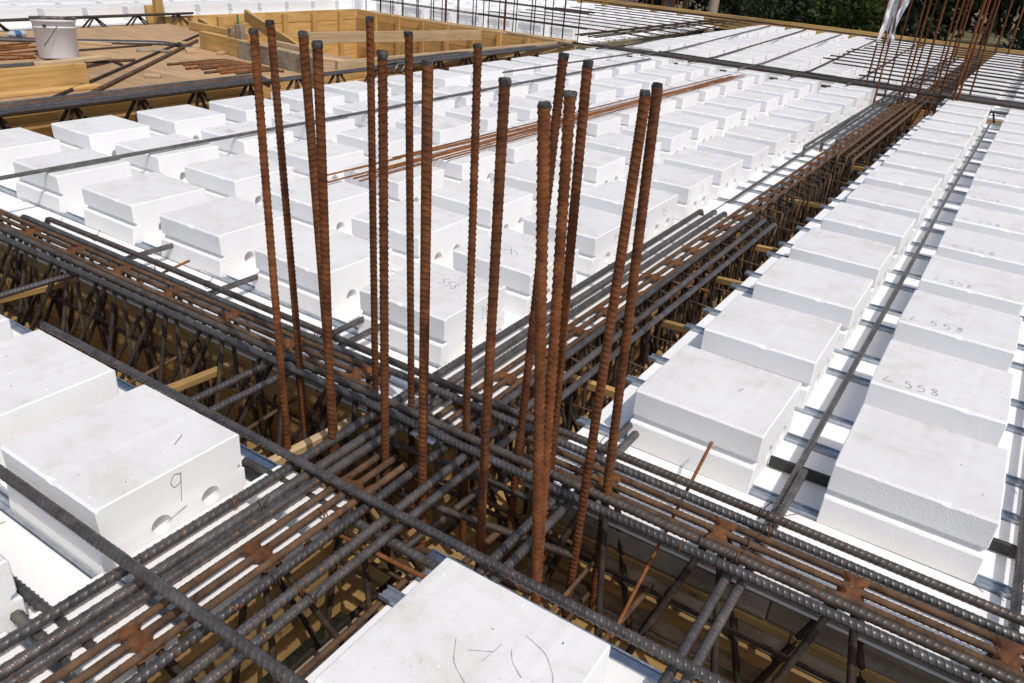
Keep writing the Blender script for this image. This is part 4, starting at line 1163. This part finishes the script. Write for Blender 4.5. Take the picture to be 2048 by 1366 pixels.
inbox(beam('top_strip', (-8.9, 9.75, .0), (-6.1, 9.55, .015), .05, .022, WOODPALE['x']))
inbox(beam('top_strip', (-6.2, 9.5, .035), (-4.75, 9.25, .035), .07, .025, WOODPALE['x']))
inbox(box('green_strip', -9.33, -9.325, 7.55, 7.58, -.20, -.01, GREEN, None, .0))
po = box('timber_post', -9.50, -9.42, 6.42, 6.52, -.09, .75, WOOD['z'])
tag(po, 'yellow timber post standing at the left end of the box', 'post')
pb = box('timber_post', -9.56, -9.505, 6.34, 6.46, -.09, .12, WOOD['z'])
tag(pb, 'short timber stub nailed beside the tall post', 'post')

# ------------------------------------------------------------------ edge board
eb = empty('edge_board', (-3, 15.85, 0))
tag(eb, 'tan timber edge board along the far side of the deck', 'formwork')
x = -10.5
def eby(x): return 15.62 - .099 * (x + 0.3)
while x < 3.2:
    x2 = min(x + 2.1, 3.2)
    o = beam('board', (x, eby(x), .0 + rnd.uniform(-.005, .005)), (x2 - .008, eby(x2), .0), .035, .27, WOOD['x'])
    o.parent = eb; o.matrix_basis = Matrix.Translation((3, -15.85, 0)) @ o.matrix_basis
    x = x2
k = 0
x = -10.0
while x < 3:
    o = rod('edge_bar', [(x, eby(x) - .12, .075), (x + 2.6, eby(x + 2.6) - .12, .075)], .012, DARK, nang=6, ds=.8)
    tag(o, 'dark bar along the inside of the edge board, %s from the left' % ORD[k], 'rebar', 'bars along the edge board')
    x += 2.5; k += 1

# ------------------------------------------------------------------ trees, bushes, house beyond the deck
def foliage(name, clumps, leaf_size, per, mat, seed, hang=0.0):
    q = np.random.default_rng(seed)
    cen, siz = [], []
    for (x, y, z, r) in clumps:
        n = int(per * r ** 1.6)
        d = q.normal(size=(n, 3)); d /= np.linalg.norm(d, axis=1)[:, None]
        rr = r * q.uniform(.35, 1.0, n) ** .55 * (1 + .25 * np.sin(d[:, 0] * 5 + x) * np.cos(d[:, 2] * 4 + y))
        p = d * rr[:, None]; p[:, 2] *= .8
        if hang: p[:, 2] -= hang * q.random(n) ** 2
        cen.append(p + np.array([x, y, z])); siz.append(q.uniform(.6, 1.3, n) * leaf_size)
    cen = np.concatenate(cen); siz = np.concatenate(siz); n = len(cen)
    a = q.normal(size=(n, 3)); a /= np.linalg.norm(a, axis=1)[:, None]
    b = q.normal(size=(n, 3)); b -= a * (a * b).sum(1)[:, None]; b /= np.linalg.norm(b, axis=1)[:, None]
    if hang: a = a * .25 + np.array([0, 0, -1.0]); a *= 1.4
    vs = np.stack([cen - a * siz[:, None], cen + b * siz[:, None] * .45, cen + a * siz[:, None], cen - b * siz[:, None] * .45], 1).reshape(-1, 3)
    me = bpy.data.meshes.new(name)
    me.vertices.add(4 * n); me.vertices.foreach_set('co', vs.ravel())
    me.loops.add(4 * n); me.loops.foreach_set('vertex_index', np.arange(4 * n, dtype=np.int32))
    me.polygons.add(n); me.polygons.foreach_set('loop_start', np.arange(n, dtype=np.int32) * 4)
    me.materials.append(mat); me.update(calc_edges=True)
    return me
GZ = -2.4
def tree(x, y, h, r, mat, label, name='tree', leaf=.16, per=150, seed=1, trunk=True, hang=0, low=.1, cat='tree', ncl=26):
    q = random.Random(seed)
    root = empty(name, (x, y, GZ))
    tag(root, label, cat, 'trees and bushes beyond the deck')
    cl = []
    for k in range(ncl):
        a = q.uniform(0, 6.283); rr = r * q.uniform(.1, .85) ** .7
        zz = h * q.uniform(low, .92)
        cl.append((rr * math.cos(a), rr * math.sin(a), zz, r * q.uniform(.28, .48)))
    add('crown', foliage('crown', cl, leaf, per, mat, seed, hang), root)
    if trunk:
        tp = [(0, 0, -.1), (.1 * q.uniform(-1, 1), .1, h * .35), (.25 * q.uniform(-1, 1), .2, h * .75)]
        add('trunk', rod_mesh('trunk', tp, .16 if h > 6 else .07, BARK, ds=.4, nang=9, wobble=.05), root)
        for k in range(5):
            a = q.uniform(0, 6.28); z0 = h * q.uniform(.25, .6)
            add('limb', rod_mesh('limb', [(0, .1, z0), (r * .5 * math.cos(a), r * .5 * math.sin(a), z0 + h * .18)], .05, BARK, ds=.3, nang=6, wobble=.04), root)
    return root
tree(-14.8, 37.5, 9, 3.6, LEAFDARK, 'dark tree left of the bare trunk, beside the pink house', seed=1)
tree(-11.5, 36.5, 9, 3.4, LEAFDARK, 'dark tree right of the bare trunk', seed=2)
tree(-8.6, 34.5, 9, 3.6, LEAFDARK, 'tall dark tree in the middle of the row', seed=3)
tree(-5.9, 34.0, 8.5, 3.2, LEAFDARK, 'dark tree behind the bright shrub', seed=4)
tree(-5.2, 27.0, 3.3, 1.35, LEAFBRIGHT, 'bright green shrub left of the hanging sheet', 'bush', .12, 420, 5, False, 0, .2, 'bush', 26)
tree(-7.6, 28.5, 2.7, 1.5, LEAFMID, 'low mid green bush at the foot of the dark trees', 'bush', .12, 230, 6, False, 0, .2, 'bush', 16)
tree(-10.2, 30.5, 2.6, 1.5, LEAFMID, 'low bush beside the bare trunk', 'bush', .12, 200, 16, False, 0, .2, 'bush', 16)
tree(-3.9, 29.5, 2.4, 1.3, LEAFDARK, 'dark low bush behind the hanging sheet', 'bush', .12, 230, 7, False, 0, .2, 'bush', 14)
tree(-3.0, 49, 10, 4.4, LEAFMID, 'willow like tree with drooping strands behind the far column', 'tree', .24, 90, 8, True, 1.6, .25)
tree(-7.5, 50, 10, 4.4, LEAFDARK, 'dark tree at the far edge of the dry field, left of the willow', 'tree', .22, 90, 9)
tree(1.2, 50, 10, 4.2, LEAFMID, 'drooping tree right of the willow', 'tree', .24, 90, 10, True, 1.4, .2)
tree(5.0, 49, 10, 4.4, LEAFDARK, 'dark tree at the right end of the row', 'tree', .22, 90, 11)
tree(-.05, 27.5, 2.9, 1.25, LEAFBLUE, 'blue green bush at the right edge behind the edge board', 'bush', .11, 300, 12, False, 0, .12, 'bush', 18)
tree(-19.0, 40, 9, 4, LEAFDARK, 'dark tree behind the pink house', 'tree', .2, 90, 13)
tree(-12.9, 42, 9, 4, LEAFDARK, 'dark tree in the second row behind the bare trunk', 'tree', .2, 80, 14)
tree(-10.0, 43, 9, 4, LEAFDARK, 'dark tree in the second row, left of the field', 'tree', .2, 80, 15)
bt_ = rod('bare_trunk', [(-9.95, 27.6, GZ), (-9.9, 27.6, 0), (-9.85, 27.7, 4)], .17, BARK, nang=10, ds=.3, wobble=.04)
tag(bt_, 'bare pale tree trunk rising behind the edge board', 'trunk', 'trees and bushes beyond the deck')
bt_.data.materials.clear(); bt_.data.materials.append(plain('pale_bark', (0.30, 0.24, 0.17)))
# tree line far behind so that no gap opens to the horizon
cl = [(x_, 68 + rnd.uniform(-4, 4), rnd.uniform(0, 9), rnd.uniform(2.6, 4)) for x_ in [(-60 + k * .55) for k in range(180)]]
tag(add('distant_wood', foliage('distant_wood', cl, .5, 14, LEAFDARK, 31), None, (0, 0, GZ)), 'distant dark wood behind the trees', 'wood', kind='stuff')
# dry grass on the bank
q = np.random.default_rng(3)
n = 9000
px = q.uniform(-8, 6, n); py = q.uniform(19, 48, n); hh = q.uniform(.12, .5, n)
ang = q.uniform(0, 6.28, n); wx = np.cos(ang) * .03; wy = np.sin(ang) * .03
lean = q.normal(0, .12, (n, 2))
tri = np.stack([np.stack([px - wx, py - wy, np.full(n, GZ)], 1), np.stack([px + wx, py + wy, np.full(n, GZ)], 1), np.stack([px + lean[:, 0], py + lean[:, 1], GZ + hh], 1)], 1).reshape(-1, 3)
gm = bpy.data.meshes.new('grass')
gm.vertices.add(3 * n); gm.vertices.foreach_set('co', tri.ravel())
gm.loops.add(3 * n); gm.loops.foreach_set('vertex_index', np.arange(3 * n, dtype=np.int32))
gm.polygons.add(n); gm.polygons.foreach_set('loop_start', np.arange(n, dtype=np.int32) * 3)
gm.materials.append(GRASS); gm.update(calc_edges=True)
tag(add('grass', gm), 'dry grass on the bank behind the edge board', 'grass', kind='stuff')
hs = empty('house', (-17.8, 37.0, GZ), math.radians(38))
tag(hs, 'pale pink rendered house at the deck edge left of the trees', 'house')
box('wall', -3.5, 2.6, 0, 5, 0, 5.2, PINK, hs, .02)
for a in (-2.4, 1.05):
    wf = box('window', a, a + .9, -.06, -.005, 1.1, 2.4, WINDOWDARK, hs, .01)
    box('sill', -.5, .5, -.06, .02, -.72, -.655, PINK, wf, .01)
box('roof', -3.8, 2.9, -.4, 5.4, 5.201, 5.5, ROOF, hs, .05)

# ------------------------------------------------------------------ more binding wire, crumbs and wire ends
k = 14
for lat in (-1.278, -1.22, -1.10, -1.015, -.956, -.919):
    for y in (.62, 1.395, 2.4, 3.2):
        if rnd.random() < .75:
            o = rod('binding_wire', wire_loop(lat + rnd.uniform(-.004, .004), y + rnd.uniform(-.03, .03), -.026, .0135, 'y'), .0012, DARK if rnd.random() < .6 else THINRUST, nang=5, ds=.006)
            tag(o, 'thin binding wire on a long trench bar, %s one counted from the left and front' % ORD[k], 'wire', 'binding wires on the bars')
            k += 1
for lat in (1.398, 1.44, 1.50, 1.575, 1.628):
    for x in (-3.0, -1.7, -.7, -.24):
        if rnd.random() < .75:
            o = rod('binding_wire', wire_loop(x + rnd.uniform(-.04, .04), lat, .001, .0135, 'x'), .0012, DARK if rnd.random() < .6 else THINRUST, nang=5, ds=.006)
            tag(o, 'thin binding wire on a cross trench bar, %s one counted from the near left' % ORD[k - 14], 'wire', 'binding wires on the bars')
            k += 1
cv, cf = [], []
wv, wf_ = [], []
def crumb(vs, fs, x, y, z, a, b, c):
    t = rnd.uniform(0, 6.28); n0 = len(vs)
    for px, py, pz in ((-a, -b, 0), (a, -b, 0), (a, b, 0), (-a, b, 0), (rnd.uniform(-a, a) * .5, 0, c)):
        vs.append((x + px * math.cos(t) - py * math.sin(t), y + px * math.sin(t) + py * math.cos(t), z + pz))
    fs += [tuple(n0 + q for q in f) for f in ((0, 3, 2, 1), (0, 1, 4), (1, 2, 4), (2, 3, 4), (3, 0, 4))]
for _ in range(900):
    key, b = rnd.choice([(k_, b_) for k_, b_ in blocks.items() if k_[0] == 'S' or k_[2] < 5])
    r_ = rnd.uniform(.0008, .0026)
    if rnd.random() < .35: crumb(cv, cf, b.location.x + rnd.uniform(-.17, .17), b.location.y + rnd.uniform(-.17, .17), ZF + .001 + BH * b.scale[2] - .0004, r_, r_, r_ * 1.4)
    else: crumb(cv, cf, b.location.x + rnd.uniform(.19, .36), b.location.y + rnd.uniform(-.25, .25), ZF + .002, r_, r_, r_ * 1.4)
    if rnd.random() < .12:
        crumb(wv, wf_, b.location.x + rnd.uniform(-.18, .35), b.location.y + rnd.uniform(-.25, -.20), ZF + .003, rnd.uniform(.008, .025), .0009, .0014)
    if rnd.random() < .10:
        crumb(wv, wf_, b.location.x + rnd.uniform(-.17, .17), b.location.y + rnd.uniform(-.17, .17), ZF + .001 + BH * b.scale[2] - .0003, rnd.uniform(.0015, .004), .0011, .0012)
tag(add('foam_crumbs', mesh('foam_crumbs', cv, cf, FOAM)), 'white foam crumbs scattered on the blocks and floor', 'crumbs', kind='stuff')
tag(add('wire_ends', mesh('wire_ends', wv, wf_, THINRUST)), 'rusty wire ends and specks scattered on the foam', 'wire ends', kind='stuff')
